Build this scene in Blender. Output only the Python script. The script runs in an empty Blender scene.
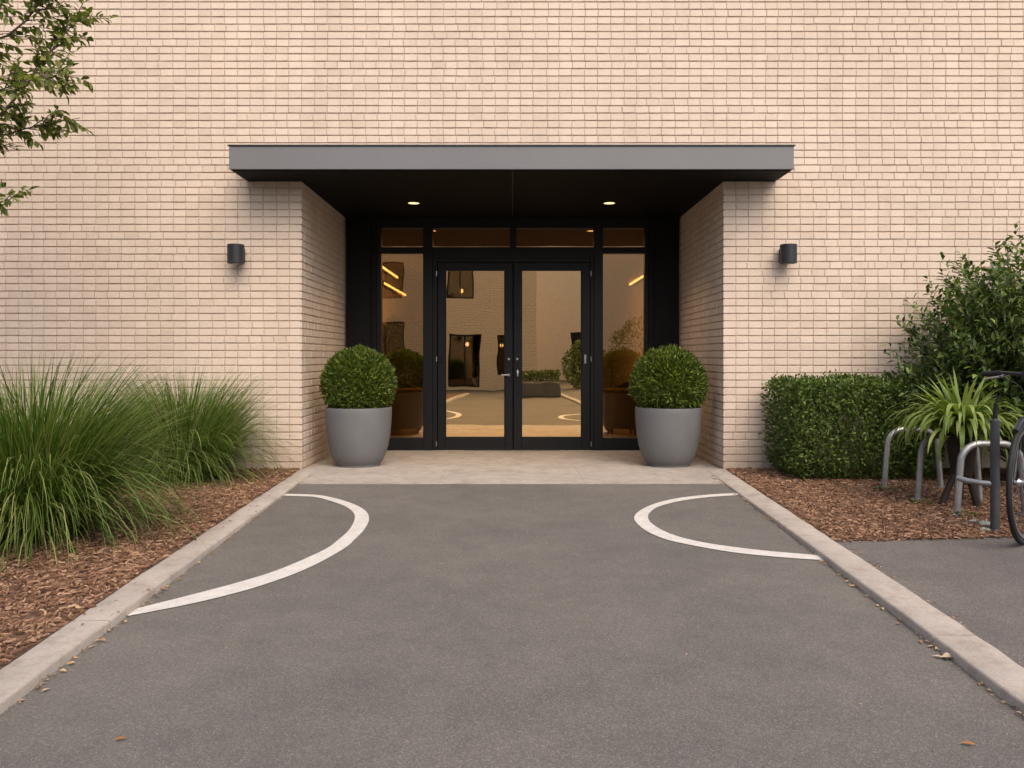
import bpy, math, random
import numpy as np
from mathutils import Vector, Matrix
random.seed(7); rng = np.random.default_rng(11)
S = bpy.context.scene; COL = S.collection
PI = math.pi
# ------------------------------------------------------------------ camera model
F, VX, VY, H = 780.0, 512.5, 356.0, 1.061
D, DD = 7.29, 9.17                   # brick face, door plane
def zk(y):                           # kerb / bed height runs out to nothing at the wall
    t = min(1, max(0, (y-3.5)/3.7)); return 0.038*(1-t)+0.008*t
def G(px, py, z=0.0):
    d = F*(H-z)/(py-VY); return ((px-VX)*d/F, d, z)
def P(px, py, d):                    # point on the plane at distance d
    return ((px-VX)*d/F, d, H-(py-VY)*d/F)
# ------------------------------------------------------------------ mesh helpers
class MB:
    def __init__(s): s.v=[]; s.f=[]; s.m=[]; s.sm=[]
    def add(s, v, f, mi=0, smooth=False):
        o=len(s.v); s.v.extend([tuple(p) for p in v])
        for q in f: s.f.append(tuple(i+o for i in q)); s.m.append(mi); s.sm.append(smooth)
    def box(s, x0,x1,y0,y1,z0,z1, mi=0, b=0.0):
        if b<=0:
            v=[(x,y,z) for x in (x0,x1) for y in (y0,y1) for z in (z0,z1)]
            s.add(v,[(0,1,3,2),(4,6,7,5),(0,4,5,1),(2,3,7,6),(0,2,6,4),(1,5,7,3)],mi); return
        # bevelled box (single chamfer)
        v=[];idx={}
        def vid(ix,iy,iz,ax):
            k=(ix,iy,iz,ax)
            if k not in idx:
                p=[(x0,x1)[ix],(y0,y1)[iy],(z0,z1)[iz]]; sg=[(1,-1)[ix],(1,-1)[iy],(1,-1)[iz]]
                for a in range(3):
                    if a!=ax: p[a]+=sg[a]*b
                idx[k]=len(v); v.append(tuple(p))
            return idx[k]
        f=[]
        for ax in range(3):
            for e in (0,1):
                o=[a for a in range(3) if a!=ax]; q=[]
                for (i,j) in ((0,0),(1,0),(1,1),(0,1)):
                    c=[0,0,0]; c[ax]=e; c[o[0]]=i; c[o[1]]=j; q.append(vid(*c,ax))
                f.append(tuple(q))
        for ax in range(3):
            o=[a for a in range(3) if a!=ax]
            for i in (0,1):
                for j in (0,1):
                    c=[0,0,0]; c[o[0]]=i; c[o[1]]=j; c2=list(c); c2[ax]=1
                    f.append((vid(*c,o[0]),vid(*c2,o[0]),vid(*c2,o[1]),vid(*c,o[1])))
        for ix in (0,1):
            for iy in (0,1):
                for iz in (0,1): f.append((vid(ix,iy,iz,0),vid(ix,iy,iz,1),vid(ix,iy,iz,2)))
        s.add(v,f,mi)
    def tube(s, pts, r, n=10, mi=0, cap=True):
        pts=[Vector(p) for p in pts]; m=len(pts); rs=r if isinstance(r,(list,tuple)) else [r]*m
        v=[]; f=[]; prev=None
        for i,p in enumerate(pts):
            t=(pts[min(i+1,m-1)]-pts[max(i-1,0)]).normalized()
            if prev is None:
                u=t.orthogonal().normalized()
            else:
                u=(prev-t*prev.dot(t)).normalized()
            prev=u; w=t.cross(u)
            for k in range(n):
                a=2*PI*k/n; v.append(p+(u*math.cos(a)+w*math.sin(a))*rs[i])
        for i in range(m-1):
            for k in range(n):
                k2=(k+1)%n; f.append((i*n+k,i*n+k2,(i+1)*n+k2,(i+1)*n+k))
        if cap: f.append(tuple(range(n-1,-1,-1))); f.append(tuple((m-1)*n+k for k in range(n)))
        s.add(v,f,mi,True)
    def lathe(s, prof, n=48, c=(0,0,0), mi=0, axis='z'):
        v=[];f=[]
        for (r,z) in prof:
            for k in range(n):
                a=2*PI*k/n; p=(r*math.cos(a),r*math.sin(a),z)
                if axis=='x': p=(p[2],p[0],p[1])
                if axis=='y': p=(p[0],p[2],p[1])
                v.append((p[0]+c[0],p[1]+c[1],p[2]+c[2]))
        for i in range(len(prof)-1):
            for k in range(n):
                k2=(k+1)%n; f.append((i*n+k,i*n+k2,(i+1)*n+k2,(i+1)*n+k))
        s.add(v,f,mi,True)
    def torus(s, R, r, c, axis='y', n=48, k=10, mi=0):
        prof=[(R+r*math.cos(2*PI*j/k), r*math.sin(2*PI*j/k)) for j in range(k+1)]
        s.lathe(prof,n,c,mi,axis)
    def build(s, name, mats, parent=None, autosmooth=True):
        me=bpy.data.meshes.new(name)
        v=np.array(s.v,dtype=np.float32)
        me.from_pydata([tuple(p) for p in s.v],[],s.f)
        if not isinstance(mats,(list,tuple)): mats=[mats]
        for m in mats: me.materials.append(m)
        me.polygons.foreach_set('material_index',s.m); me.polygons.foreach_set('use_smooth',s.sm)
        me.update()
        import bmesh
        bm=bmesh.new(); bm.from_mesh(me); bmesh.ops.recalc_face_normals(bm,faces=bm.faces)
        for e in bm.edges:
            if len(e.link_faces)==2 and e.calc_face_angle(0)>math.radians(38): e.smooth=False
        bm.to_mesh(me); bm.free()
        return link(name,me,parent)
def link(name, me, parent=None):
    o=bpy.data.objects.new(name,me); COL.objects.link(o)
    if parent is not None: o.parent=parent
    return o
def raw(name, verts, faces_tri, mat, parent=None, smooth=True):
    """big triangle/quad soup; faces array (n,3) or (n,4)"""
    me=bpy.data.meshes.new(name); verts=np.asarray(verts,np.float32); fa=np.asarray(faces_tri,np.int32)
    k=fa.shape[1]; me.vertices.add(len(verts)); me.vertices.foreach_set('co',verts.ravel())
    me.loops.add(fa.size); me.loops.foreach_set('vertex_index',fa.ravel())
    me.polygons.add(len(fa)); me.polygons.foreach_set('loop_start',np.arange(0,fa.size,k,dtype=np.int32))
    me.polygons.foreach_set('use_smooth',np.full(len(fa),smooth))
    me.materials.append(mat); me.update(calc_edges=True); me.validate()
    return link(name,me,parent)
def empty(name, loc=(0,0,0), rz=0):
    o=bpy.data.objects.new(name,None); COL.objects.link(o); o.location=loc; o.rotation_euler=(0,0,rz); o.empty_display_size=.1; return o
def tag(o, label, cat, group=None):
    o['label']=label; o['category']=cat
    if group: o['group']=group
    return o
def struct(o): o['kind']='structure'; return o
def copy_thing(t, loc, label):
    c=t.copy(); COL.objects.link(c); c.location=loc; c['label']=label
    for ch in [o for o in bpy.data.objects if o.parent==t]:
        d=ch.copy(); COL.objects.link(d); d.parent=c
        for g in [o for o in bpy.data.objects if o.parent==ch]:
            e=g.copy(); COL.objects.link(e); e.parent=d
    return c
# ------------------------------------------------------------------ materials
def mat(name):
    m=bpy.data.materials.new(name); m.use_nodes=True
    nt=m.node_tree; b=nt.nodes['Principled BSDF']; return m,nt,b
def N(nt,t,**kw):
    n=nt.nodes.new(t)
    for k,v in kw.items():
        if k in n.inputs: n.inputs[k].default_value=v
        else: setattr(n,k,v)
    return n
def L(nt,a,b): nt.links.new(a,b)
def ramp(nt, fac, stops, interp='LINEAR'):
    r=nt.nodes.new('ShaderNodeValToRGB'); r.color_ramp.interpolation=interp
    e=r.color_ramp.elements
    while len(e)<len(stops): e.new(.5)
    for i,(p,c) in enumerate(stops): e[i].position=p; e[i].color=(*c,1)
    L(nt,fac,r.inputs[0]); return r.outputs[0]
def mixc(nt, fac, a, b, mode='MIX'):
    m=nt.nodes.new('ShaderNodeMix'); m.data_type='RGBA'; m.blend_type=mode
    for s,i in ((fac,0),(a,6),(b,7)):
        if hasattr(s,'links'): L(nt,s,m.inputs[i])
        else: m.inputs[i].default_value = s if i==0 else (*s,1)
    return m.outputs[2]
def noise(nt, scale, detail=4, rough=.55, vec=None):
    n=N(nt,'ShaderNodeTexNoise',Scale=scale,Detail=detail,Roughness=rough)
    if vec is not None: L(nt,vec,n.inputs['Vector'])
    return n.outputs['Fac']
def objco(nt): return nt.nodes.new('ShaderNodeTexCoord').outputs['Object']
def bump(nt,b,h,strength=.3,dist=.01):
    n=N(nt,'ShaderNodeBump',Strength=strength,Distance=dist); L(nt,h,n.inputs['Height']); L(nt,n.outputs[0],b.inputs['Normal'])
def plain(name,c,rough=.5,metal=0,spec=.5,var=.12,vscale=6,bmp=0,bscale=200):
    m,nt,b=mat(name); co=objco(nt)
    f=noise(nt,vscale,5,.6,co)
    col=ramp(nt,f,[(.3,tuple(x*(1-var) for x in c)),(.7,tuple(min(1,x*(1+var)) for x in c))])
    L(nt,col,b.inputs['Base Color']); b.inputs['Roughness'].default_value=rough; b.inputs['Metallic'].default_value=metal
    b.inputs['Specular IOR Level'].default_value=spec
    if bmp: bump(nt,b,noise(nt,bscale,3,.6,co),bmp,.002)
    return m
def foliage(name, cols, rough=.45, trans=.25, tcol=None, spec=.35):
    m,nt,b=mat(name); g=nt.nodes.new('ShaderNodeNewGeometry')
    n=len(cols); col=ramp(nt,g.outputs['Random Per Island'],[(i/(n-1),c) for i,c in enumerate(cols)])
    L(nt,col,b.inputs['Base Color']); b.inputs['Roughness'].default_value=rough; b.inputs['Specular IOR Level'].default_value=spec
    t=nt.nodes.new('ShaderNodeBsdfTranslucent')
    tc=mixc(nt,1.0,col,tcol or (1.3,1.5,.6),'MULTIPLY'); L(nt,tc,t.inputs[0])
    mx=nt.nodes.new('ShaderNodeMixShader'); mx.inputs[0].default_value=trans
    L(nt,b.outputs[0],mx.inputs[1]); L(nt,t.outputs[0],mx.inputs[2])
    L(nt,mx.outputs[0],nt.nodes['Material Output'].inputs[0]); return m

def m_brick():
    m,nt,b=mat('beige_brick'); g=nt.nodes.new('ShaderNodeNewGeometry'); co=objco(nt)
    c=ramp(nt,g.outputs['Random Per Island'],[(0,(.585,.482,.385)),(.1,(.615,.505,.413)),(.5,(.632,.523,.428)),(.9,(.647,.537,.440)),(1,(.67,.56,.458))])
    big=ramp(nt,noise(nt,.7,5,.6,co),[(.35,(.95,.945,.94)),(.65,(1.03,1.02,1.01))])
    c=mixc(nt,1,c,big,'MULTIPLY')
    sp=ramp(nt,noise(nt,90,3,.7,co),[(.3,(.84,.83,.82)),(.5,(1,1,1))]); c=mixc(nt,.7,c,sp,'MULTIPLY')
    # run-off stains: streaky in z
    mp=N(nt,'ShaderNodeMapping'); mp.inputs['Scale'].default_value=(3.0,3.0,.35); L(nt,co,mp.inputs[0])
    st=ramp(nt,noise(nt,1.6,6,.65,mp.outputs[0]),[(.36,(.92,.905,.885)),(.56,(1,1,1))]); c=mixc(nt,.75,c,st,'MULTIPLY')
    # darker towards the bottom of the wall, follows height and noise
    sx=nt.nodes.new('ShaderNodeSeparateXYZ'); L(nt,co,sx.inputs[0])
    ad=N(nt,'ShaderNodeMath',operation='MULTIPLY_ADD'); L(nt,noise(nt,5,5,.6,co),ad.inputs[0]); ad.inputs[1].default_value=-.35; L(nt,sx.outputs[2],ad.inputs[2])
    lowband=ramp(nt,ad.outputs[0],[(0.0,(.84,.82,.80)),(.14,(1,1,1))]); c=mixc(nt,1,c,lowband,'MULTIPLY')
    L(nt,c,b.inputs['Base Color']); b.inputs['Roughness'].default_value=.82; b.inputs['Specular IOR Level'].default_value=.25
    bump(nt,b,noise(nt,160,4,.65,co),.35,.002); return m
BRICK=m_brick()
MORTAR=plain('mortar',(.55,.435,.345),.95,var=.2,vscale=20,bmp=.4,bscale=300)
def m_asphalt(name,dark,light,pat=1.0):
    m,nt,b=mat(name); co=objco(nt)
    v=N(nt,'ShaderNodeTexVoronoi',Scale=230.0); L(nt,co,v.inputs['Vector'])
    hs=nt.nodes.new('ShaderNodeSeparateColor'); L(nt,v.outputs['Color'],hs.inputs[0])
    stones=ramp(nt,hs.outputs[0],[(0,dark),(.55,tuple((a+c)/2 for a,c in zip(dark,light))),(.86,light),(1,tuple(min(1,x*1.3) for x in light))])
    fine=ramp(nt,noise(nt,330,3,.7,co),[(.3,(.55,.55,.56)),(.7,(1.42,1.41,1.38))]); c=mixc(nt,.8,stones,fine,'MULTIPLY')
    big=ramp(nt,noise(nt,.9,6,.6,co),[(.32,(.78,.785,.80)),(.66,(1.18,1.16,1.13))]); c=mixc(nt,.6*pat,c,big,'MULTIPLY')
    md=ramp(nt,noise(nt,5,5,.65,co),[(.3,(.90,.90,.90)),(.7,(1.08,1.08,1.07))]); c=mixc(nt,1,c,md,'MULTIPLY')
    L(nt,c,b.inputs['Base Color']); b.inputs['Roughness'].default_value=.85; b.inputs['Specular IOR Level'].default_value=.25
    ad=N(nt,'ShaderNodeMath',operation='ADD'); L(nt,v.outputs['Distance'],ad.inputs[0]); L(nt,noise(nt,260,3,.7,co),ad.inputs[1])
    bump(nt,b,ad.outputs[0],.6,.004); return m
ASPH=m_asphalt('driveway_asphalt',(.114,.105,.096),(.168,.155,.142))
ASPH2=m_asphalt('path_asphalt',(.105,.095,.089),(.165,.148,.138))
def m_conc(name,c,seed=0,var=.14):
    m,nt,b=mat(name); co=objco(nt)
    a=ramp(nt,noise(nt,2.3+seed,6,.6,co),[(.3,tuple(x*(1-var) for x in c)),(.7,tuple(x*(1+var) for x in c))])
    s=ramp(nt,noise(nt,120,3,.7,co),[(.3,(.80,.79,.78)),(.6,(1.05,1.05,1.05))]); a=mixc(nt,.8,a,s,'MULTIPLY')
    st=ramp(nt,noise(nt,9,6,.7,co),[(.34,(.72,.68,.64)),(.52,(1,1,1))]); a=mixc(nt,.75,a,st,'MULTIPLY')
    L(nt,a,b.inputs['Base Color']); b.inputs['Roughness'].default_value=.85; b.inputs['Specular IOR Level'].default_value=.3
    bump(nt,b,noise(nt,180,4,.7,co),.4,.003); return m
CONC=m_conc('kerb_concrete',(.40,.35,.305)); SLAB=m_conc('slab_concrete',(.365,.323,.283),1)
def m_paint():
    m,nt,b=mat('worn_white_road_paint'); co=objco(nt)
    w=ramp(nt,noise(nt,14,5,.7,co),[(.3,(.50,.47,.43)),(.6,(.61,.58,.54))])
    hole=ramp(nt,noise(nt,170,4,.75,co),[(.36,(1,1,1)),(.43,(0,0,0))]); c=mixc(nt,hole,w,(.26,.23,.21))
    L(nt,c,b.inputs['Base Color']); b.inputs['Roughness'].default_value=.75; bump(nt,b,noise(nt,240,3,.7,co),.4,.003); return m
PAINT=m_paint()
def m_mulch():
    m,nt,b=mat('mulch_soil'); co=objco(nt)
    c=ramp(nt,noise(nt,28,6,.7,co),[(.3,(.085,.046,.028)),(.7,(.20,.110,.066))]); L(nt,c,b.inputs['Base Color']); b.inputs['Roughness'].default_value=.95
    bump(nt,b,noise(nt,45,5,.7,co),.9,.02); return m
MULCH=m_mulch()
def m_island(name,cols,rough=.85):
    m,nt,b=mat(name); g=nt.nodes.new('ShaderNodeNewGeometry'); n=len(cols)
    L(nt,ramp(nt,g.outputs['Random Per Island'],[(i/(n-1),c) for i,c in enumerate(cols)]),b.inputs['Base Color']); b.inputs['Roughness'].default_value=rough; b.inputs['Specular IOR Level'].default_value=.25; return m
CHIP=m_island('bark_chips',[(.085,.044,.026),(.160,.085,.050),(.215,.116,.069),(.27,.150,.091),(.45,.29,.185)])
LITTER=m_island('dry_leaf_litter',[(.16,.09,.045),(.34,.21,.10),(.46,.31,.17),(.24,.13,.06)])
BLACKM=plain('charcoal_metal',(.0075,.008,.009),.45,0,.28,.1,3)
PANELM=plain('dark_cladding_panel',(.0065,.0065,.007),.55,0,.2,.1,3)
SOFFIT=plain('soffit_black',(.005,.0045,.004),.7,0,.15,.2,4)
FASCIA=plain('grey_fascia_metal',(.152,.152,.156),.5,0.0,.4,.06,1.2)
POTM=plain('grey_glazed_fibre_pot',(.138,.138,.140),.55,0,.35,.07,5,.15,90)
LAMPM=plain('lamp_black',(.018,.019,.022),.45,0,.4,.1,8)
STEEL=plain('brushed_steel',(.55,.54,.52),.32,1,.5,.08,10)
GALV=plain('galvanised_tube',(.36,.36,.36),.45,.75,.5,.18,18,.1,120)
DPOST=plain('dark_grey_post_paint',(.050,.053,.060),.5,0,.4,.2,14)
RUBBER=plain('black_rubber',(.014,.014,.015),.7,0,.3,.2,14)
BIKEM=plain('bike_frame_black',(.022,.023,.026),.28,.2,.5,.1,10)
CHROME=plain('bike_alloy',(.48,.48,.48),.3,.9,.5,.1,10)
WOODD=plain('dark_brown_wood',(.028,.018,.013),.7,0,.3,.3,16,.4,60)
BARK=plain('tree_bark',(.11,.085,.062),.9,0,.2,.3,20,.6,50)
SOIL=plain('pot_soil',(.03,.02,.014),.95,0,.2,.3,40,.6,60)
STONEM=plain('pale_green_stone',(.22,.25,.22),.85,0,.3,.25,25,.4,80)
BOX=foliage('boxwood_leaves',[(.022,.040,.003),(.050,.082,.007),(.092,.132,.012),(.19,.235,.032)],.5,.25)
HEDGE=foliage('hedge_leaves',[(.028,.054,.010),(.054,.093,.016),(.092,.136,.024),(.165,.21,.046)],.42,.2)
SHRUBM=foliage('shrub_leaves',[(.028,.056,.014),(.056,.100,.023),(.10,.152,.036),(.22,.265,.066)],.40,.18)
TREEM=foliage('tree_leaves',[(.070,.095,.020),(.120,.150,.033),(.18,.205,.050),(.28,.28,.09)],.45,.3)
GRASSM=foliage('fountain_grass',[(.040,.075,.009),(.068,.120,.015),(.105,.165,.025),(.170,.225,.055),(.29,.28,.12)],.5,.3)
DRYG=foliage('dry_grass',[(.28,.19,.09),(.36,.26,.13),(.22,.15,.07)],.7,.2,(1,1,1))
STRAP=foliage('strap_leaves',[(.11,.165,.030),(.19,.25,.055),(.29,.34,.11)],.38,.3)
def m_glass(name,tr,gl,fac):
    m=bpy.data.materials.new(name); m.use_nodes=True; nt=m.node_tree; nt.nodes.clear()
    out=nt.nodes.new('ShaderNodeOutputMaterial'); t=nt.nodes.new('ShaderNodeBsdfTransparent'); g=nt.nodes.new('ShaderNodeBsdfGlossy')
    t.inputs[0].default_value=(*tr,1); g.inputs[0].default_value=(*gl,1); g.inputs['Roughness'].default_value=0.004
    co=nt.nodes.new('ShaderNodeTexCoord').outputs['Object']; bp=N(nt,'ShaderNodeBump',Strength=.05,Distance=.02)
    L(nt,noise(nt,1.7,2,.5,co),bp.inputs['Height']); L(nt,bp.outputs[0],g.inputs['Normal'])
    fr=N(nt,'ShaderNodeFresnel',IOR=1.5); mr=N(nt,'ShaderNodeMapRange'); mr.inputs[3].default_value=fac; L(nt,fr.outputs[0],mr.inputs[0])
    mx=nt.nodes.new('ShaderNodeMixShader'); L(nt,mr.outputs[0],mx.inputs[0]); L(nt,t.outputs[0],mx.inputs[1]); L(nt,g.outputs[0],mx.inputs[2]); L(nt,mx.outputs[0],out.inputs[0]); return m
GLASS=m_glass('bronze_glass',(.85,.62,.34),(1,.70,.35),.94)
SGLASS=m_glass('sidelight_glass',(.92,.74,.46),(1,.74,.43),.40)
def m_emit(name,c,s):
    m=bpy.data.materials.new(name); m.use_nodes=True; nt=m.node_tree; nt.nodes.clear()
    e=N(nt,'ShaderNodeEmission',Strength=s); e.inputs[0].default_value=(*c,1); o=nt.nodes.new('ShaderNodeOutputMaterial'); L(nt,e.outputs[0],o.inputs[0]); return m
LAMP=m_emit('warm_lamp_glow',(1,.78,.40),1.0); STRIPE=m_emit('warm_strip_glow',(1,.74,.40),3.6)

# ------------------------------------------------------------------ foliage builders
def unit(a): return a/np.maximum(np.linalg.norm(a,axis=1,keepdims=True),1e-6)
def leaf_mesh(pos, axis, nrm, ln, wd, curl=.12, fold=.18):
    n=len(pos); a=unit(axis); b=unit(np.cross(a,nrm)); c=np.cross(b,a)
    ln=np.broadcast_to(ln,(n,))[:,None]; wd=np.broadcast_to(wd,(n,))[:,None]
    base=pos; lf=pos+a*ln*.45-b*wd*.5+c*wd*fold; rt=pos+a*ln*.45+b*wd*.5+c*wd*fold
    lf2=pos+a*ln*.78-b*wd*.3+c*(wd*fold*.6-ln*curl*.4); rt2=pos+a*ln*.78+b*wd*.3+c*(wd*fold*.6-ln*curl*.4)
    tip=pos+a*ln-c*ln*curl; mid=pos+a*ln*.55
    v=np.stack([base,lf,rt,lf2,rt2,tip,mid],1).reshape(-1,3)
    f0=np.array([[0,6,1],[0,2,6],[1,6,3],[2,4,6],[3,6,5],[4,5,6]])
    f=(np.arange(n)[:,None,None]*7+f0[None]).reshape(-1,3)
    return v,f
def rand_dirs(n): return unit(rng.normal(size=(n,3)))
def cat_mesh(parts):
    vs=[];fs=[];o=0
    for v,f in parts: vs.append(v); fs.append(f+o); o+=len(v)
    return np.concatenate(vs),np.concatenate(fs)
def blades(base, az, lean, length, width, seg=8, droop=1.0, twist=.0):
    """curved tapering strips: start nearly upright, lean out and droop"""
    n=len(base); ts=np.linspace(0,1,seg+1); pts=np.zeros((n,seg+1,3)); p=base.copy(); ang=lean.copy()
    out=np.stack([np.cos(az),np.sin(az),np.zeros(n)],1); side=np.stack([-np.sin(az+twist),np.cos(az+twist),np.zeros(n)],1)
    pts[:,0]=p
    for i in range(seg):
        st=(length/seg)[:,None]; p=p+(out*np.sin(ang)[:,None]+np.array([[0,0,1.]])*np.cos(ang)[:,None])*st; pts[:,i+1]=p
        ang=ang+droop*(.35+ts[i]*1.3)/seg
    w=np.interp(ts,[0,.15,.5,.8,1],[.55,.9,1,.6,.04])[None,:,None]*width[:,None,None]*.5
    Lv=pts-side[:,None,:]*w; Rv=pts+side[:,None,:]*w
    v=np.stack([Lv,Rv],2).reshape(-1,3)
    idx=[]
    for i in range(seg): a=2*i; idx.append([a,a+1,a+3,a+2])
    f=(np.arange(n)[:,None,None]*(2*(seg+1))+np.array(idx)[None]).reshape(-1,4); return v,f

# ------------------------------------------------------------------ ground
def sheet(name,pts,m,thick=None):
    mb=MB(); n=len(pts); mb.add(pts,[tuple(range(n))])
    if thick is not None:
        low=[(p[0],p[1],thick) for p in pts]; mb.add(low,[tuple(range(n-1,-1,-1))])
        for i in range(n):
            j=(i+1)%n; mb.add([pts[i],pts[j],low[j],low[i]],[(0,1,2,3)])
    return struct(mb.build(name,m))
GROUNDM=m_conc('far_ground',(.16,.145,.12),2,.3)
sheet('ground',[(-300,-300,-.12),(300,-300,-.12),(300,300,-.12),(-300,300,-.12)],GROUNDM)
sheet('driveway',[(-14,-26,0),(14,-26,0),(14,6.46,0),(-14,6.46,0)],ASPH,-.11)
# entrance slab: front strip, then a slightly falling floor into the recess
FZ=-.052
mb=MB()
def slabpiece(x0,x1,y0,y1,z0,z1):
    v=[(x0,y0,z0),(x1,y0,z0),(x1,y1,z1),(x0,y1,z1),(x0,y0,-.115),(x1,y0,-.115),(x1,y1,-.115),(x0,y1,-.115)]
    mb.add(v,[(0,1,2,3),(4,5,1,0),(5,6,2,1),(6,7,3,2),(7,4,0,3)])
xs=[-1.83,-.62,.60,1.83]
for i in range(3):
    slabpiece(xs[i]+.0008,xs[i+1]-.0008,6.462,7.2375,.004,.004)
xs=[-1.968,-.62,.60,1.968]
for i in range(3):
    slabpiece(xs[i]+.0006,xs[i+1]-.0006,7.2405,DD+.12,.003,FZ)
struct(mb.build('entrance_slab',SLAB))
# kerbs
KL_in=((-1.515,2.306),(-1.818,7.14)); KL_out=((-1.68,2.558),(-1.975,7.2))
KR_in=((1.508,2.30),(1.798,7.16)); KR_out=((1.689,2.576),(1.985,7.2))
def lx(seg,y): (x0,y0),(x1,y1)=seg; return x0+(x1-x0)*(y-y0)/(y1-y0)
def kerb(si,so,joints,sg):
    mb=MB(); ys=[-3.0]+joints+[7.285]
    for a,b in zip(ys[:-1],ys[1:]):
        a+=.004; b-=.004; n=max(2,int((b-a)/.12)); ring=[]
        for i in range(n+1):
            y=a+(b-a)*i/n; xi=lx(si,y)+random.uniform(-.0025,.0025); xo=lx(so,y)+random.uniform(-.003,.003); z=zk(y)+random.uniform(-.001,.001); r=.009
            ring.append([(xi,y,-.05),(xi,y,z-r),(xi+sg*r*.4,y,z-r*.4),(xi+sg*r,y,z),(xo-sg*r,y,z),(xo-sg*r*.4,y,z-r*.4),(xo,y,z-r),(xo,y,-.05)])
        v=[p for r_ in ring for p in r_]; f=[]
        for i in range(n):
            for k in range(7): f.append((i*8+k,i*8+k+1,(i+1)*8+k+1,(i+1)*8+k))
        f.append(tuple(range(8))); f.append(tuple(n*8+k for k in range(7,-1,-1)))
        mb.add(v,f,0,True)
    return struct(mb.build('kerb',CONC))
kerb(KL_in,KL_out,[-.6,1.0,3.02,5.06],-1); kerb(KR_in,KR_out,[-.9,.9,2.86,4.9],1)
# beds
PATHY=lambda x: 4.38+ (x-2.0)*.10
def bed(name,xfun0,xfun1,y0f,y1,m,nx=36,ny=48,h=.0,amp=.012):
    mb=MB(); v=[];f=[]
    for j in range(ny+1):
        for i in range(nx+1):
            t=i/nx; s=j/ny; yy0=y0f(t); y=yy0+(y1-yy0)*s; x=xfun0(y)*(1-t)+xfun1(y)*t
            z=zk(y)+h+amp*(math.sin(x*7.1+y*5.3)+math.sin(x*13.7-y*9.1)+math.sin(y*17.3))*.4*min(1,t*5,(1-t)*5+.3)
            v.append((x,y,z))
    for j in range(ny):
        for i in range(nx): a=j*(nx+1)+i; f.append((a,a+1,a+nx+2,a+nx+1))
    mb.add(v,f,0,True); return struct(mb.build(name,m))
bed('mulch_bed',lambda y:lx(KL_out,y)-.001,lambda y:-9.0,lambda t:-3.0,7.30,MULCH,40,80,-.004)
bed('mulch_bed',lambda y:lx(KR_out,y)+.001,lambda y:9.0,lambda t:PATHY(1.85*(1-t)+9*t),7.30,MULCH,50,40,-.004)
# right path asphalt
mb=MB(); n=30; v=[];f=[]
for j in range(n+1):
    y=-3+ (PATHY(1.8)+3)*j/n
    v.append((lx(KR_out,y)+.002,y,.024)); v.append((9,y+.72*j/n,.024))
for j in range(n): f.append((2*j,2*j+1,2*j+3,2*j+2))
mb.add(v,f); struct(mb.build('path',ASPH2))
# chips (uncountable ground cover)
def inbed(x,y,left):
    if left: return x<lx(KL_out,y)-.004+(.03 if random.random()<.02 else 0)
    return x>lx(KR_out,y)+.004 and y>PATHY(x)-.03
def chips(name,n,left,xr,yr,label):
    pos=[]
    while len(pos)<n:
        x=random.uniform(*xr); y=yr[0]+(yr[1]-yr[0])*random.random()**.9
        if inbed(x,y,left): pos.append((x,y,zk(y)+random.uniform(-.004,.014)))
    pos=np.array(pos); n=len(pos); az=rng.uniform(0,2*PI,n); tl=rng.normal(0,.11,n); rl=rng.normal(0,.22,n)
    a=np.stack([np.cos(az)*np.cos(tl),np.sin(az)*np.cos(tl),np.sin(tl)],1); up=np.tile([[0,0,1.]],(n,1)); b=unit(np.cross(a,up)); c=np.cross(b,a)
    b2=b*np.cos(rl)[:,None]+c*np.sin(rl)[:,None]; c2=np.cross(b2,a)
    l=(rng.uniform(.006,.021,n)*np.where(rng.random(n)<.12,1.6,1))[:,None]; w=rng.uniform(.0018,.0048,n)[:,None]; h=rng.uniform(.0015,.004,n)[:,None]
    k1=rng.uniform(.3,1,n)[:,None]; k2=rng.uniform(.3,1,n)[:,None]; bend=rng.uniform(-.006,.006,n)[:,None]
    V=[]
    for sz in (-1,1):
        V+= [pos-a*l-b2*w*k1+c2*h*sz, pos-a*l+b2*w*k1*.6+c2*h*sz, pos+b2*w+c2*(h*sz+bend), pos+a*l+b2*w*k2+c2*h*sz, pos+a*l-b2*w*k2*.5+c2*h*sz, pos-b2*w+c2*(h*sz+bend)]
    v=np.stack(V,1).reshape(-1,3)
    q=[[6,7,8,11],[11,8,9,10],[1,0,5,2],[2,5,4,3],[0,1,7,6],[1,2,8,7],[2,3,9,8],[3,4,10,9],[4,5,11,10],[5,0,6,11]]
    f=(np.arange(n)[:,None,None]*12+np.array(q)[None]).reshape(-1,4)
    o=raw(name,v,f,CHIP,None,False); o['kind']='stuff'; tag(o,label,'mulch'); return o
chips('bark_mulch',46000,True,(-4.6,-1.45),(1.6,7.28),'brown bark chips covering the bed under the tall grasses')
chips('bark_mulch',32000,False,(1.7,5.4),(4.3,7.28),'brown bark chips around the hedge and bike hoops')
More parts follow.
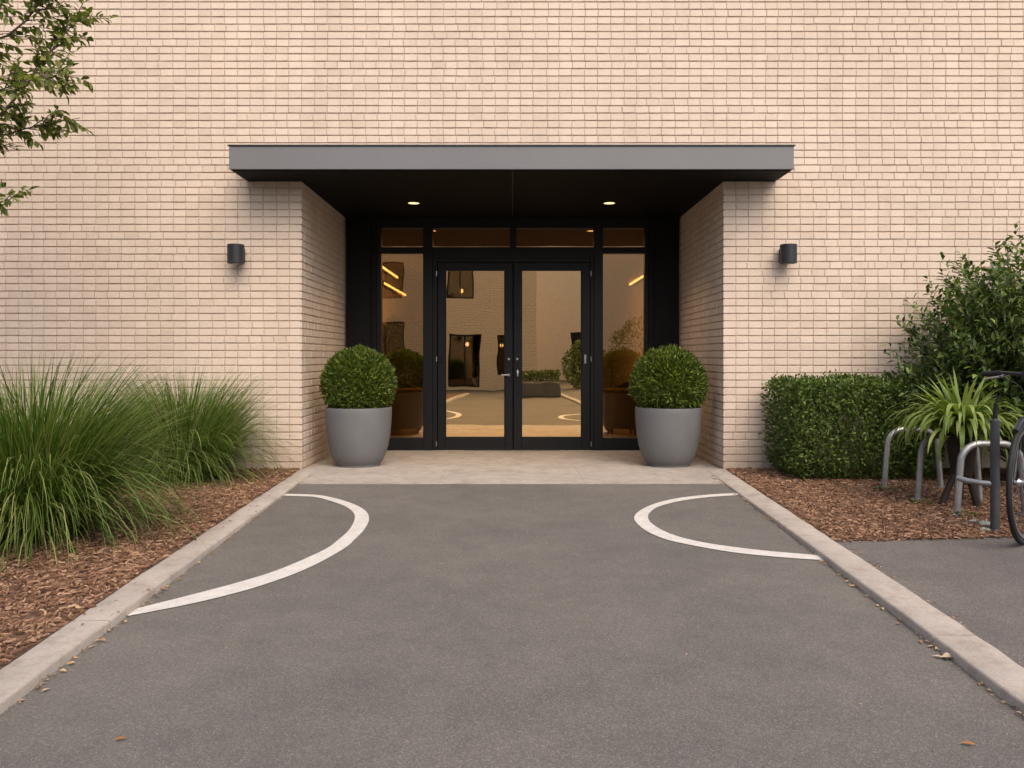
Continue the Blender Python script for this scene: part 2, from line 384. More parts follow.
# leaf litter at the kerb feet and scattered on the asphalt
pos=[];sz=[]
for k in range(400):
    y=1.6+5.3*random.random()**1.1
    if random.random()<.5: x=lx(KL_in,y)+abs(random.gauss(0,.016))+.004
    else: x=lx(KR_in,y)-abs(random.gauss(0,.013))-.004
    pos.append((x,y,.005+random.random()*.006)); sz.append(random.uniform(.006,.019))
for k in range(90):
    y=1.7+4.7*random.random(); x=random.uniform(-1.4,1.4)*(1 if random.random()<.5 else .9); pos.append((x,y,.004)); sz.append(random.uniform(.004,.011))
for k in range(60):
    y=1.6+2.6*random.random(); x=lx(KR_out,y)+abs(random.gauss(0,.02))+.01; pos.append((x,y,.029)); sz.append(random.uniform(.007,.016))
for k in range(26):
    y=2.2+4.6*random.random(); t=random.random(); x=lx(KL_in,y)*t+lx(KL_out,y)*(1-t); pos.append((x,y,zk(y)+.003)); sz.append(random.uniform(.006,.016))
for k in range(60):
    pos.append((random.uniform(-1.8,1.8),6.46-abs(random.gauss(0,.03)),.005)); sz.append(random.uniform(.005,.012))
pos=np.array(pos); n=len(pos); nr=unit(np.stack([rng.normal(0,.25,n),rng.normal(0,.25,n),np.ones(n)],1)); ax=unit(np.stack([rng.normal(size=n),rng.normal(size=n),np.zeros(n)],1))
v,f=leaf_mesh(pos,ax,nr,np.array(sz)*1.7,np.array(sz)*.7,.1,.25); v[:,2]=np.maximum(v[:,2],.0055)
o=raw('leaf_litter',v,f,LITTER); o['kind']='stuff'; tag(o,'small dry tan leaf bits gathered along the kerb feet','leaf litter')
# three larger fallen leaves
def fallen(px,py,ln,wd,az,m,label):
    x,y,_=G(px,py,.006); p=np.array([[0,0,0.]]); a=np.array([[math.cos(az),math.sin(az),.05]])
    mb=MB()
    v,f=leaf_mesh(p-a*ln/2,a,np.array([[.1,-.15,1.]]),ln,wd,.06,.3); v[:,2]-=v[:,2].min()
    o=raw('fallen_leaf',v,f,m); o.location=(x,y,.006); return tag(o,label,'leaf')
RUST=plain('rust_leaf',(.32,.13,.04),.7,0,.3,.3,60); TAN=plain('tan_leaf',(.42,.33,.24),.8,0,.3,.2,60)
fallen(968,744,.044,.012,-.25,RUST,'curled rust brown leaf alone on the asphalt in the near right corner')
fallen(949,658,.060,.034,-.15,TAN,'broad pale tan leaf on the asphalt against the right kerb joint')
fallen(938,657,.04,.014,-.5,TAN,'thin pale leaf scrap beside the broad tan leaf at the kerb')
fallen(120,739,.035,.011,.3,RUST,'slender orange leaf on the asphalt in the near left corner')
# painted arcs
def catmull(pts,n):
    P_=[np.array(p,float) for p in pts]; out=[]; m=len(P_)
    for i in range(m-1):
        p0=P_[max(i-1,0)];p1=P_[i];p2=P_[i+1];p3=P_[min(i+2,m-1)]
        for k in range(12):
            t=k/12; out.append(.5*((2*p1)+(-p0+p2)*t+(2*p0-5*p1+4*p2-p3)*t*t+(-p0+3*p1-3*p2+p3)*t**3))
    out.append(P_[-1]); out=np.array(out)
    s=np.concatenate([[0],np.cumsum(np.linalg.norm(np.diff(out,axis=0),axis=1))]); u=np.linspace(0,s[-1],n)
    return np.stack([np.interp(u,s,out[:,k]) for k in range(out.shape[1])],1)
def arc(a,b):
    A=catmull([G(*p)[:2] for p in a],80); B=catmull([G(*p)[:2] for p in b],80)
    v=[];f=[]
    for p,q in zip(A,B): v.append((p[0],p[1],.004)); v.append((q[0],q[1],.004))
    for i in range(79): f.append((2*i,2*i+1,2*i+3,2*i+2))
    mb=MB(); mb.add(v,f); return struct(mb.build('painted_line',PAINT))
arc([(278,494.3),(300,494.6),(322,496),(345.5,501.6),(363,509.4),(369,518.2),(365,529),(355.2,539.6),(343.5,549.5),(309,568.3),(260.8,586.4),(200.6,602.4),(127.6,616.9),(110,620)],
    [(278,496.2),(300,496.6),(318,498),(341.6,505.2),(352.3,511.8),(354.8,519),(349.4,530),(337.7,540.8),(324,550.5),(280.8,569.5),(240.7,582.4),(192.6,595.2),(138.4,608.8),(112,614)])
arc([(742,493.2),(709.4,495),(678,498.6),(656.6,503.5),(641,510.4),(634.2,517.6),(638,525),(648.8,532.8),(668.4,540.6),(701.6,547.7),(740,553.8),(790.8,558.7),(828,560.9)],
    [(742,495.4),(709.4,497.5),(682,501.2),(660.5,506.4),(650.8,512),(648,517.6),(651.8,524),(664.5,531.8),(684,538.7),(717.2,545.3),(769.5,551.7),(818.6,555.8),(830,556.6)])

# ------------------------------------------------------------------ the brick building
bld=empty('brick_building',(0,D,0)); tag(bld,'beige brick building with a recessed glass entrance under a grey canopy','building')
def child(o): o.parent=bld; o.matrix_parent_inverse=Matrix.Translation((0,-D,0)); return o
CH=2.706/39; PW=.1205; XC=1.970
bv=[];bf=[]
def brick_face(o,u,n,u0,u1,z0,z1,rec):
    o=np.array(o,float);u=np.array(u,float);nn=np.array(n,float); w=np.array([0,0,1.])
    c=.0022; pr=rec+random.uniform(-.0016,.0016); tl=random.uniform(-.0012,.0012)
    b=len(bv)
    for (a,z) in ((u0,z0),(u1,z0),(u1,z1),(u0,z1)): bv.append(o+u*a+w*z)
    for (a,z,s) in ((u0,z0,-1),(u1,z0,1),(u1,z1,1),(u0,z1,-1)): bv.append(o+u*a+w*z+nn*(pr-c))
    for (a,z,s) in ((u0+c,z0+c,-1),(u1-c,z0+c,1),(u1-c,z1-c,1),(u0+c,z1-c,-1)): bv.append(o+u*a+w*z+nn*(pr+s*tl))
    bf.append((b+8,b+9,b+10,b+11))
    for r in (0,4):
        for k in range(4): k2=(k+1)%4; bf.append((b+r+k,b+r+k2,b+r+4+k2,b+r+4+k))
def courses(o,u,n,U0,U1,c0,c1,dirn=1,rec=.0095,offs=None):
    """rows of bricks; drift grows away from the starting corner"""
    n_=n
    for c in range(c0,c1):
        z0=c*CH+.0060; z1=(c+1)*CH-.0060
        rowoff = (offs(c) if offs else 0)
        n=int((U1-U0-rowoff)/PW+.5)+2; cuts=[0.0]; k=1; shift=0.0
        while True:
            if random.random()<.035: shift=random.choice([-.03,-.015,.015,.03])
            elif random.random()<.30: shift*=.5
            x=k*PW+rowoff+shift+COLW[k%len(COLW)]+random.gauss(0,.0014); k+=1
            if random.random()<.012: continue
            if x>=U1-U0-.02: break
            if x-cuts[-1]>.03: cuts.append(x)
        cuts.append(U1-U0); g=.0036
        for p,q in zip(cuts[:-1],cuts[1:]):
            lo,hi=(U0+p,U0+q) if dirn>0 else (U1-q,U1-p)
            brick_face(o,u,n_,lo+(g if lo>U0 else 0),hi-(g if hi<U1 else 0),z0+random.uniform(-.0008,.0008),z1+random.uniform(-.0008,.0008),rec)
COLW=[random.gauss(0,.003) for _ in range(200)]
MY=D+.013
WX=8.0; TOPC=92
courses((0,MY,0),(1,0,0),(0,-1,0),-WX,-XC,-1,39,-1,.0095)
courses((0,MY,0),(1,0,0),(0,-1,0),XC,WX,-1,39,1)
wander=[random.choice([0,0,0,.004,-.004,.03]) for c in range(200)]
courses((0,MY,0),(1,0,0),(0,-1,0),-WX,WX,39,TOPC,1,.0095,lambda c:wander[c])
# returns
courses((-XC-.013,0,0),(0,1,0),(1,0,0),D+.0,DD+.05,-1,39,1)
courses((XC+.013,0,0),(0,1,0),(-1,0,0),D+.0,DD+.05,-1,39,1)
wb=MB(); wb.v=[tuple(p) for p in bv]; wb.f=bf; wb.m=[0]*len(bf); wb.sm=[False]*len(bf)
ZT=TOPC*CH
def vjoint(o,u,n,U0,U1,c0,c1):
    o=np.array(o,float);u=np.array(u,float);n=np.array(n,float); w=np.array([0,0,1.])
    for c in range(c0,c1):
        z0,z1=c*CH+.0085,(c+1)*CH-.0085; d=n*.0066; q=[o+u*U0+w*z0,o+u*U1+w*z0,o+u*U1+w*z1,o+u*U0+w*z1]
        wb.add(q+[p+d for p in q],[(4,5,6,7),(0,1,5,4),(2,3,7,6)],2)
vjoint((0,MY,0),(1,0,0),(0,-1,0),-WX,-XC-.004,-1,39); vjoint((0,MY,0),(1,0,0),(0,-1,0),XC+.004,WX,-1,39); vjoint((0,MY,0),(1,0,0),(0,-1,0),-WX,WX,39,TOPC)
vjoint((-XC-.013,0,0),(0,1,0),(1,0,0),D+.004,DD+.05,-1,39); vjoint((XC+.013,0,0),(0,1,0),(-1,0,0),D+.004,DD+.05,-1,39)
wb.box(-WX,-XC-.013,MY,DD+.3,-.1,2.706,1); wb.box(XC+.013,WX,MY,DD+.3,-.1,2.706,1); wb.box(-WX,WX,MY,DD+.3,2.707,ZT,1)
child(wb.build('wall',[BRICK,MORTAR,plain('joint_mortar',(.41,.315,.25),.9,var=.15,vscale=8,bmp=.3,bscale=300)]))
mb=MB(); mb.box(-WX,WX,DD+.31,16.5,ZT-.3,ZT,0); mb.box(-WX,-WX+.25,DD+.31,16.5,-.1,ZT-.26,0); mb.box(WX-.25,WX,DD+.31,16.5,-.1,ZT-.26,0); mb.box(-WX,WX,16.51,16.75,-.1,ZT,0)
child(mb.build('rear_wall',plain('plain_render',(.45,.36,.28),.9)))
# canopy
CY=6.84; CX0,CX1=-2.487,2.469
mb=MB(); mb.box(CX0,CX1,CY,D-.002,2.698,2.902,0,.004); can=child(mb.build('canopy',FASCIA))
def sub(o,par): o.parent=par; o.matrix_parent_inverse=Matrix.Identity(4); o.location=par.matrix_parent_inverse.to_translation()*0; return o
mb=MB(); mb.box(CX0-.012,CX1+.012,CY-.012,D-.003,2.9025,2.914,0,.003); mb.build('flashing',plain('dark_flashing',(.06,.057,.055),.5),can)
mb=MB(); mb.box(CX0+.02,-.004,CY+.02,D-.004,2.690,2.6975); mb.box(.004,CX1-.02,CY+.02,D-.004,2.690,2.6975)
mb.box(-XC+.001,-.004,D-.003,DD+.25,2.690,2.7055); mb.box(.004,XC-.001,D-.003,DD+.25,2.690,2.7055); mb.build('soffit',SOFFIT,can)
mb=MB(); mb.box(-.0035,.0035,CY+.03,DD+.2,2.6885,2.6975); mb.build('seam_strip',BLACKM,can)
# entrance framing
K=F/DD
X=lambda px:(px-VX)/K
Z=lambda py:H-(py-VY)/K
zb=FZ+.002
mb=MB()
def bar(a,b,t,bt,y0=DD,y1=DD+.11,bev=.003,mi=0): mb.box(X(a),X(b),y0,y1,Z(bt) if bt is not None else zb,Z(t) if t is not None else 2.689,mi,bev)
bar(346,371,None,None,DD-.015,DD+.1,.004,1); bar(654,679,None,None,DD-.015,DD+.1,.004,1)
bar(371.1,376.5,None,None,DD+.0,DD+.1,.003,1); bar(648.5,653.9,None,None,DD+.0,DD+.1,.003,1)
bar(376.6,381,None,None,DD+.008); bar(645,648.4,None,None,DD+.008)
bar(423,432.5,None,None,DD-.004); bar(594,603,None,None,DD-.004)
bar(381.02,422.98,None,228,DD+.004); bar(432.52,593.98,None,228,DD+.004); bar(603.02,644.98,None,228,DD+.004)
bar(381.02,422.98,247,253,DD+.004); bar(603.02,644.98,247,253,DD+.004); bar(432.52,593.98,247,258,DD+.001)
bar(510,516.4,228.02,246.98,DD+.004)
bar(381.02,422.98,438,None,DD+.004); bar(603.02,644.98,438,None,DD+.004)
bar(432.52,437,258.02,None,DD+.012); bar(590.6,593.98,258.02,None,DD+.012); bar(437.02,590.58,258.02,261.8,DD+.012)
mb.box(X(435.5),X(439.2),DD+.0775,DD+.112,zb+.02,Z(260),0,.002); mb.box(X(588.4),X(592),DD+.0775,DD+.112,zb+.02,Z(260),0,.002); mb.box(X(439.25),X(588.35),DD+.0775,DD+.112,Z(264),Z(260.3),0,.002)
fr=child(mb.build('entrance_frame',[BLACKM,PANELM]))
mb=MB(); mb.box(X(437.05),X(590.55),DD-.03,DD+.1,FZ-.01,FZ+.006,0,.002); mb.build('threshold',STEEL,fr)
def pane(par,a,b,t,bt,name='window_pane'):
    gm=SGLASS
    mb=MB(); mb.box(X(a),X(b),DD+.055,DD+.061,Z(bt),Z(t)); return mb.build(name,gm,par)
for a,b,t,bt in ((380.5,423.5,227.5,247.5),(432,510.5,227.5,247.5),(515.9,594.5,227.5,247.5),(602.5,645.5,227.5,247.5),(380.5,423.5,252.5,438.5),(602.5,645.5,252.5,438.5)): pane(fr,a,b,t,bt)
def door(x0,x1,gx0,gx1,left):
    mb=MB(); y0,y1=DD+.02,DD+.068; t,b=262.3,450.2; gt,gb=270.5,437
    mb.box(X(x0),X(gx0),y0,y1,Z(b),Z(t),0,.003); mb.box(X(gx1),X(x1),y0,y1,Z(b),Z(t),0,.003)
    mb.box(X(gx0)+.0005,X(gx1)-.0005,y0+.001,y1,Z(gt),Z(t),0,.003); mb.box(X(gx0)+.0005,X(gx1)-.0005,y0+.001,y1,Z(b),Z(gb),0,.003)
    if left: mb.box(X(511.5),X(515),y1+.0005,y1+.008,Z(b),Z(t),0,.002)
    # glazing bead
    for q in ((gx0,gx0+1.0,gt,gb),(gx1-1.0,gx1,gt,gb)): mb.box(X(q[0])+.0006,X(q[1]),y0+.012,y1-.004,Z(q[3]),Z(q[2]),0)
    d=child(mb.build('door',BLACKM))
    m2=MB(); m2.box(X(gx0)-.004,X(gx1)+.004,DD+.041,DD+.047,Z(gb+.4),Z(gt-.4)); m2.build('door_glass',GLASS,d)
    # lever handle on the meeting stile
    hx=X(508.6) if left else X(517.6); s=-1 if left else 1; zc=Z(375 if left else 372)
    m2=MB(); m2.lathe([(.0,-.012),(.017,-.012),(.017,0),(0,0)],20,(hx,y0,zc),0,'y')
    if left: m2.tube([(hx,y0-.008,zc),(hx,y0-.045,zc),(hx-.012,y0-.052,zc),(hx-.085,y0-.052,zc)],.0085,10)
    else: m2.tube([(hx,y0-.008,zc+.02),(hx,y0-.04,zc+.02),(hx,y0-.045,zc+.01),(hx,y0-.045,zc-.05)],.0085,10)
    m2.build('handle',STEEL,d)
    m2=MB(); m2.lathe([(0,-.008),(.013,-.008),(.014,0),(0,0)],16,(X(517.3) if not left else X(508.8),y0,Z(359)),0,'y'); m2.build('lock',STEEL,d)
    # long pull on hinge side (as in the photo) and hinges
    px=X(585.4) if not left else X(440.5)
    m2=MB(); m2.box(px-.012,px+.012,y0-.006,y0-.0005,Z(363.5),Z(354.5),0,.003); m2.build('plate',STEEL if not left else BLACKM,d)
    for py in (273.5,359,444):
        hx2=X(436.4) if left else X(591.2); m2=MB(); m2.tube([(hx2,DD+.006,Z(py+2.4)),(hx2,DD+.006,Z(py-2.4))],.008,10); m2.build('hinge',STEEL,d)
    # inside push bar
    m2=MB(); zz=Z(355); m2.box(X(gx0)-.03,X(gx1)+.03,y1+.05,y1+.085,zz-.018,zz+.018,0,.004)
    m2.box(X(gx0)-.035,X(gx0)-.005,y1,y1+.05,zz-.02,zz+.02,0,.002); m2.box(X(gx1)+.005,X(gx1)+.035,y1,y1+.05,zz-.02,zz+.02,0,.002)
    m2.build('push_bar',STEEL,d)
    return d
door(437.6,512.6,445,505,True); door(513.8,590.1,521.3,582,False)
# lobby shell
LOBW=plain('lobby_wall',(.40,.29,.19),.8); LOBF=plain('lobby_tile',(.22,.16,.11),.25,0,.5,.2,3); LOBC=plain('lobby_ceiling',(.20,.15,.10),.9)
mb=MB(); mb.box(-2.6,2.6,DD+.121,16.4,-.1,FZ,0); child(mb.build('lobby_floor',LOBF))
mb=MB(); mb.box(-2.75,-2.06,DD+.32,16.4,-.1,2.75); mb.box(2.06,2.75,DD+.32,16.4,-.1,2.75); mb.box(-2.05,2.05,16.2,16.4,-.05,2.75); child(mb.build('lobby_wall',LOBW))
mb=MB(); mb.box(-1.25,1.3,12.6,12.75,FZ,2.61,0,.004); child(mb.build('lobby_partition',WOODD))
mb=MB(); mb.box(-2.6,2.6,DD+.31,16.2,2.62,2.70); child(mb.build('lobby_ceiling',LOBC))

# ------------------------------------------------------------------ lamps
def wall_lamp(px,py,label):
    x,_,z=P(px,py,D-.1); t=empty('wall_lamp',(x,D-.0005,z-.09)); tag(t,label,'wall lamp','cylinder wall lamps on the brick front')
    mb=MB(); mb.lathe([(0,.0),(.064,.0),(.073,.002),(.0755,.004),(.0755,.172),(.073,.175),(0,.175)],40,(0,-.115,0)); mb.build('lamp_shade',LAMPM,t)
    mb=MB(); mb.box(-.05,.05,-.052,-.001,.022,.150,0,.004); mb.build('mount',LAMPM,t)
    mb=MB(); mb.lathe([(0,-.004),(.03,-.004),(.03,.001),(0,.001)],24,(0,-.115,0)); mb.build('lens',plain('lamp_lens',(.5,.42,.3),.4),t)
    return t
wall_lamp(236.4,254,'small black cylinder lamp on the brick wall left of the entrance'); wall_lamp(787.8,254,'small black cylinder lamp on the brick wall right of the entrance')
def downlight(px,label):
    x=(px-VX)*8.30/F; t=empty('downlight',(x,8.30,2.6895)); tag(t,label,'downlight','downlights in the canopy soffit')
    mb=MB(); mb.lathe([(.058,-.0005),(.074,-.0005),(.072,-.006),(.060,-.004),(.058,-.0005)],40); mb.build('trim',BLACKM,t)
    mb=MB(); mb.lathe([(0,-.003),(.058,-.003),(.058,-.0012),(0,-.0012)],40); mb.build('lens',LAMP,t)
    l=bpy.data.lights.new('downlight_beam','SPOT'); l.energy=24; l.color=(1,.68,.36); l.spot_size=math.radians(110); l.spot_blend=.8; l.shadow_soft_size=.05
    o=bpy.data.objects.new('downlight_beam',l); COL.objects.link(o); o.location=(0,0,-.03); o.parent=t
    return t
downlight(413.7,'lit round downlight above the left door leaf'); downlight(609.3,'lit round downlight above the right sidelight')

# ------------------------------------------------------------------ potted box balls
def potted(px,rb,label):
    yc=7.62; sc=F/yc; x=(px-VX)/sc; t=empty('potted_boxwood',(x,yc,-.0085)); tag(t,label,'potted shrub','potted box balls by the doors')
    mb=MB(); prof=[(0,0),(.196,0),(.204,.006),(.206,.018),(.207,.026),(.232,.05),(.262,.11),(.288,.20),(.306,.31),(.316,.42),(.320,.52),(.321,.562),(.318,.572),(.309,.574),(.301,.570),(.298,.56),(.296,.50),(.29,.46)]
    mb.lathe(prof,72); mb.build('pot',POTM,t)
    mb=MB(); mb.lathe([(0,.515),(.15,.512),(.293,.50)],40); mb.build('soil',SOIL,t)
    mb=MB(); mb.tube([(0,0,.5),(.01,0,.62),(0,.01,.8)],[.022,.018,.008],8)
    for k in range(9):
        a=k*2*PI/9; mb.tube([(0,0,.58),(.12*math.cos(a),.12*math.sin(a),.72),(.24*math.cos(a),.24*math.sin(a),.80+.05*(k%3))],[.01,.007,.003],6)
    mb.build('trunk',BARK,t)
    n=14000; d=rand_dirs(n); r=rb*(1-.42*rng.random(n)**1.9); lump=1+.035*np.sin(d[:,0]*9+1)*np.sin(d[:,2]*8)*np.cos(d[:,1]*7)+rng.normal(0,.018,n)
    p=d*(r*lump)[:,None]; p[:,2]*=1.0; p[:,2]+=.795; keep=p[:,2]>.50; keep&=~((p[:,2]<.60)&(np.hypot(p[:,0],p[:,1])>.285)); p=p[keep]; d=d[keep]; n=len(p)
    ax=unit(d*.9+rand_dirs(n)*.75+np.array([[0,0,.45]])); nr=unit(d*.7+rand_dirs(n)*.8+np.array([[0,0,.3]]))
    v,f=leaf_mesh(p,ax,nr,rng.uniform(.028,.052,n),rng.uniform(.009,.0155,n)); raw('foliage',v,f,BOX,t)
    return t
potted(358.7,.343,'round grey pot with clipped box ball by the left brick return'); potted(668.3,.350,'round grey pot with clipped box ball by the right brick return')

# ------------------------------------------------------------------ ornamental grasses
def grass(name,x,y,n,hgt,spread,label,ymax=None,seed=1):
    t=empty(name,(x,y,zk(y)-.01)); tag(t,label,'ornamental grass','fountain grass clumps in the left bed')
    R=np.random.default_rng(seed)
    def mk(n,lmin,lmax,w0,w1,br,lean_s,dr0,dr1,lean0=.03):
        az=R.uniform(0,2*PI,n); rr=br*np.sqrt(R.random(n)); az2=az+R.normal(0,.5,n)
        base=np.stack([rr*np.cos(az),rr*np.sin(az),np.zeros(n)],1)
        lean=lean0+np.abs(R.normal(0,lean_s,n))+rr/br*.22; ln=R.uniform(lmin,lmax,n)
        dr=R.uniform(dr0,dr1,n)
        v,f=blades(base,az2,lean,ln,R.uniform(w0,w1,n),9,dr,R.uniform(-.9,.9,n))
        return v,f
    a=mk(int(n*.47),hgt*.75,hgt*1.12,.005,.009,.22,.17,.45,1.5)
    b=mk(int(n*.36),hgt*.65,hgt*1.08,.005,.010,.24,.30,1.4,3.0,.12)
    c=mk(int(n*.17),hgt*.5,hgt*.86,.005,.010,.27,.40,1.8,3.6,.22)
    v,f=cat_mesh([a,b,c]); 
    if ymax is not None:
        wy=v[:,1]+y; over=np.maximum(0,wy-ymax); v[:,1]-=over*.93; v[:,2]+=over*.05
    v[:,2]=np.maximum(v[:,2],.004); raw('blades',v,f,GRASSM,t)
    d=mk(150,hgt*.3,hgt*.7,.004,.008,.27,.5,1.4,3.0,.35); v,f=d
    if ymax is not None: v[:,1]=np.where(v[:,1]+y>ymax,ymax-y-.01*np.abs(np.sin(v[:,0]*50)),v[:,1])
    v[:,2]=np.maximum(v[:,2],.006); raw('dry_blades',v,f,DRYG,t)
    return t
grass('fountain_grass',-2.74,4.44,4200,1.10,.8,'big green fountain grass clump at the left edge in front',None,3)
grass('fountain_grass',-2.78,6.62,2700,1.02,.7,'green fountain grass clump close to the brick wall behind the bigger one',7.27,5)

# ------------------------------------------------------------------ hedge
def hedge():
    x0,x1,y0,y1,z1=2.33,3.62,6.46,7.20,.82
    t=empty('box_hedge',((x0+x1)/2,(y0+y1)/2,0)); tag(t,'low dark green clipped rectangular hedge against the right wall','hedge')
    cx,cy=(x0+x1)/2,(y0+y1)/2; n=24000
    q=rng.uniform(-1,1,(n,3)); face=rng.integers(0,5,n)  # front, top, left, right, back
    dep=rng.random(n)**2.2*.35
    hx,hy,hz=(x1-x0)/2,(y1-y0)/2,z1/2
    area=np.array([2.2,1.6,.9,.5,.35]); face=rng.choice(5,n,p=area/area.sum())
    p=q*np.array([[hx,hy,hz]]); nr=np.zeros((n,3))
    for i,(ax,s) in enumerate(((1,-1),(2,1),(0,-1),(0,1),(1,1))):
        m=face==i; hh=(hx,hy,hz)[ax]; p[m,ax]=s*(hh-dep[m]*min(1,hh*2)); nr[m,ax]=s
    # round the corners and make it uneven
    k=14.0; sc=(np.abs(p[:,0]/hx)**k+np.abs(p[:,1]/hy)**k+np.abs(p[:,2]/hz)**k)**(1/k); p/=np.maximum(sc,1)[:,None]
    bump_=.014*np.sin(p[:,0]*9+p[:,2]*5)+.014*np.sin(p[:,0]*17+p[:,2]*11+p[:,1]*8)+rng.normal(0,.016,n); p+=nr*bump_[:,None]
    sh=rng.random(n)<.03; p[sh]+=nr[sh]*rng.uniform(.02,.06,sh.sum())[:,None]
    taper=np.clip((.16-(p[:,2]+hz))/.16,0,1); p[:,1]+=taper*.10*(p[:,1]<0); p[:,0]+=taper*.05*np.sign(-p[:,0])
    p[:,2]+=hz+.02; p[:,1]=np.minimum(p[:,1],D-cy-.015)
    a=unit(nr*.8+rand_dirs(n)*.9+np.array([[0,0,.5]])); nn=unit(nr*.55+rand_dirs(n)*.95+np.array([[0,0,.45]]))
    v,f=leaf_mesh(p,a,nn,rng.uniform(.023,.044,n),rng.uniform(.012,.021,n)); raw('foliage',v,f,HEDGE,t)
    mb=MB()
    for i in range(14):
        bx=-hx+.12+i*(2*hx-.24)/13; by=random.uniform(-.15,.15)
        mb.tube([(bx,by,0),(bx+random.uniform(-.05,.05),by+random.uniform(-.05,.05),.3),(bx+random.uniform(-.1,.1),by+random.uniform(-.12,.12),.7)],[.007,.005,.003],6)
    mb.build('stems',WOODD,t)
hedge()
# ------------------------------------------------------------------ sprays of leaves along shoots
def spray(path, n, ln, wd, start=.3):
    """leaves set alternately along a polyline"""
    P_=np.array(path); s=np.concatenate([[0],np.cumsum(np.linalg.norm(np.diff(P_,axis=0),axis=1))]); u=np.linspace(start*s[-1],s[-1],n)
    q=np.stack([np.interp(u,s,P_[:,k]) for k in range(3)],1); tg=unit(np.gradient(q,axis=0)) if n>1 else unit(P_[-1:]-P_[-2:-1])
    return q,tg
def shrub():
    cx,cy=4.36,6.35; t=empty('evergreen_shrub',(cx,cy,0)); tag(t,'large loose dark evergreen shrub behind the bicycle at the right edge','shrub')
    mb=MB(); Q=[];T=[];LN=[]
    for k in range(1200):
        az=random.uniform(0,2*PI); ce=random.uniform(-.25,1.0); se=math.sqrt(1-ce*ce)
        rx,ry,rz=1.10,.95,1.20; sc=random.uniform(.45,1.0)**.7
        lob=1+.10*math.sin(3*az+1)+.08*math.sin(5*az+ce*4)
        e=Vector((se*math.cos(az)*rx*sc*lob, se*math.sin(az)*ry*sc*lob, .80+ce*rz*sc*(1.0 if ce>0 else .6)))
        b=Vector((random.uniform(-.15,.15),random.uniform(-.15,.15),random.uniform(0,.3)))
        m1=b*.4+e*.6; m1.z*=random.uniform(.82,.98)
        out=Vector((se*math.cos(az),se*math.sin(az),ce)); tip=e+(out*.8+Vector((0,0,.45))).normalized()*random.uniform(.07,.26)
        for q_ in (e,tip):
            if q_.y+cy>D-.04: q_.y=D-.04-cy-random.random()*.12
        cm=catmull([tuple(p) for p in (b,m1,e,tip)],10)
        if k%3==0: mb.tube([tuple(p) for p in cm],[.010-.0009*i for i in range(10)],5,cap=False)
        n=random.randint(26,33); q,tg=spray(cm,n,0,0,random.uniform(.48,.60)); Q.append(q); T.append(tg)
    q=np.concatenate(Q); tg=np.concatenate(T); n=len(q)
    al=rand_dirs(n); side=unit(al-tg*np.sum(al*tg,1,keepdims=True)); a=unit(tg*.65+side*.9+np.array([[0,0,.12]])); nn=unit(np.array([[0,0,1.]])+rand_dirs(n)*.45-a*.2)
    v,f=leaf_mesh(q+side*.006,a,nn,rng.uniform(.050,.084,n),rng.uniform(.023,.036,n),.14,.2); v[:,1]=np.minimum(v[:,1],D-cy-.012); v[:,2]=np.maximum(v[:,2],.06)
    raw('foliage',v,f,SHRUBM,t); mb.build('stems',BARK,t)
shrub()
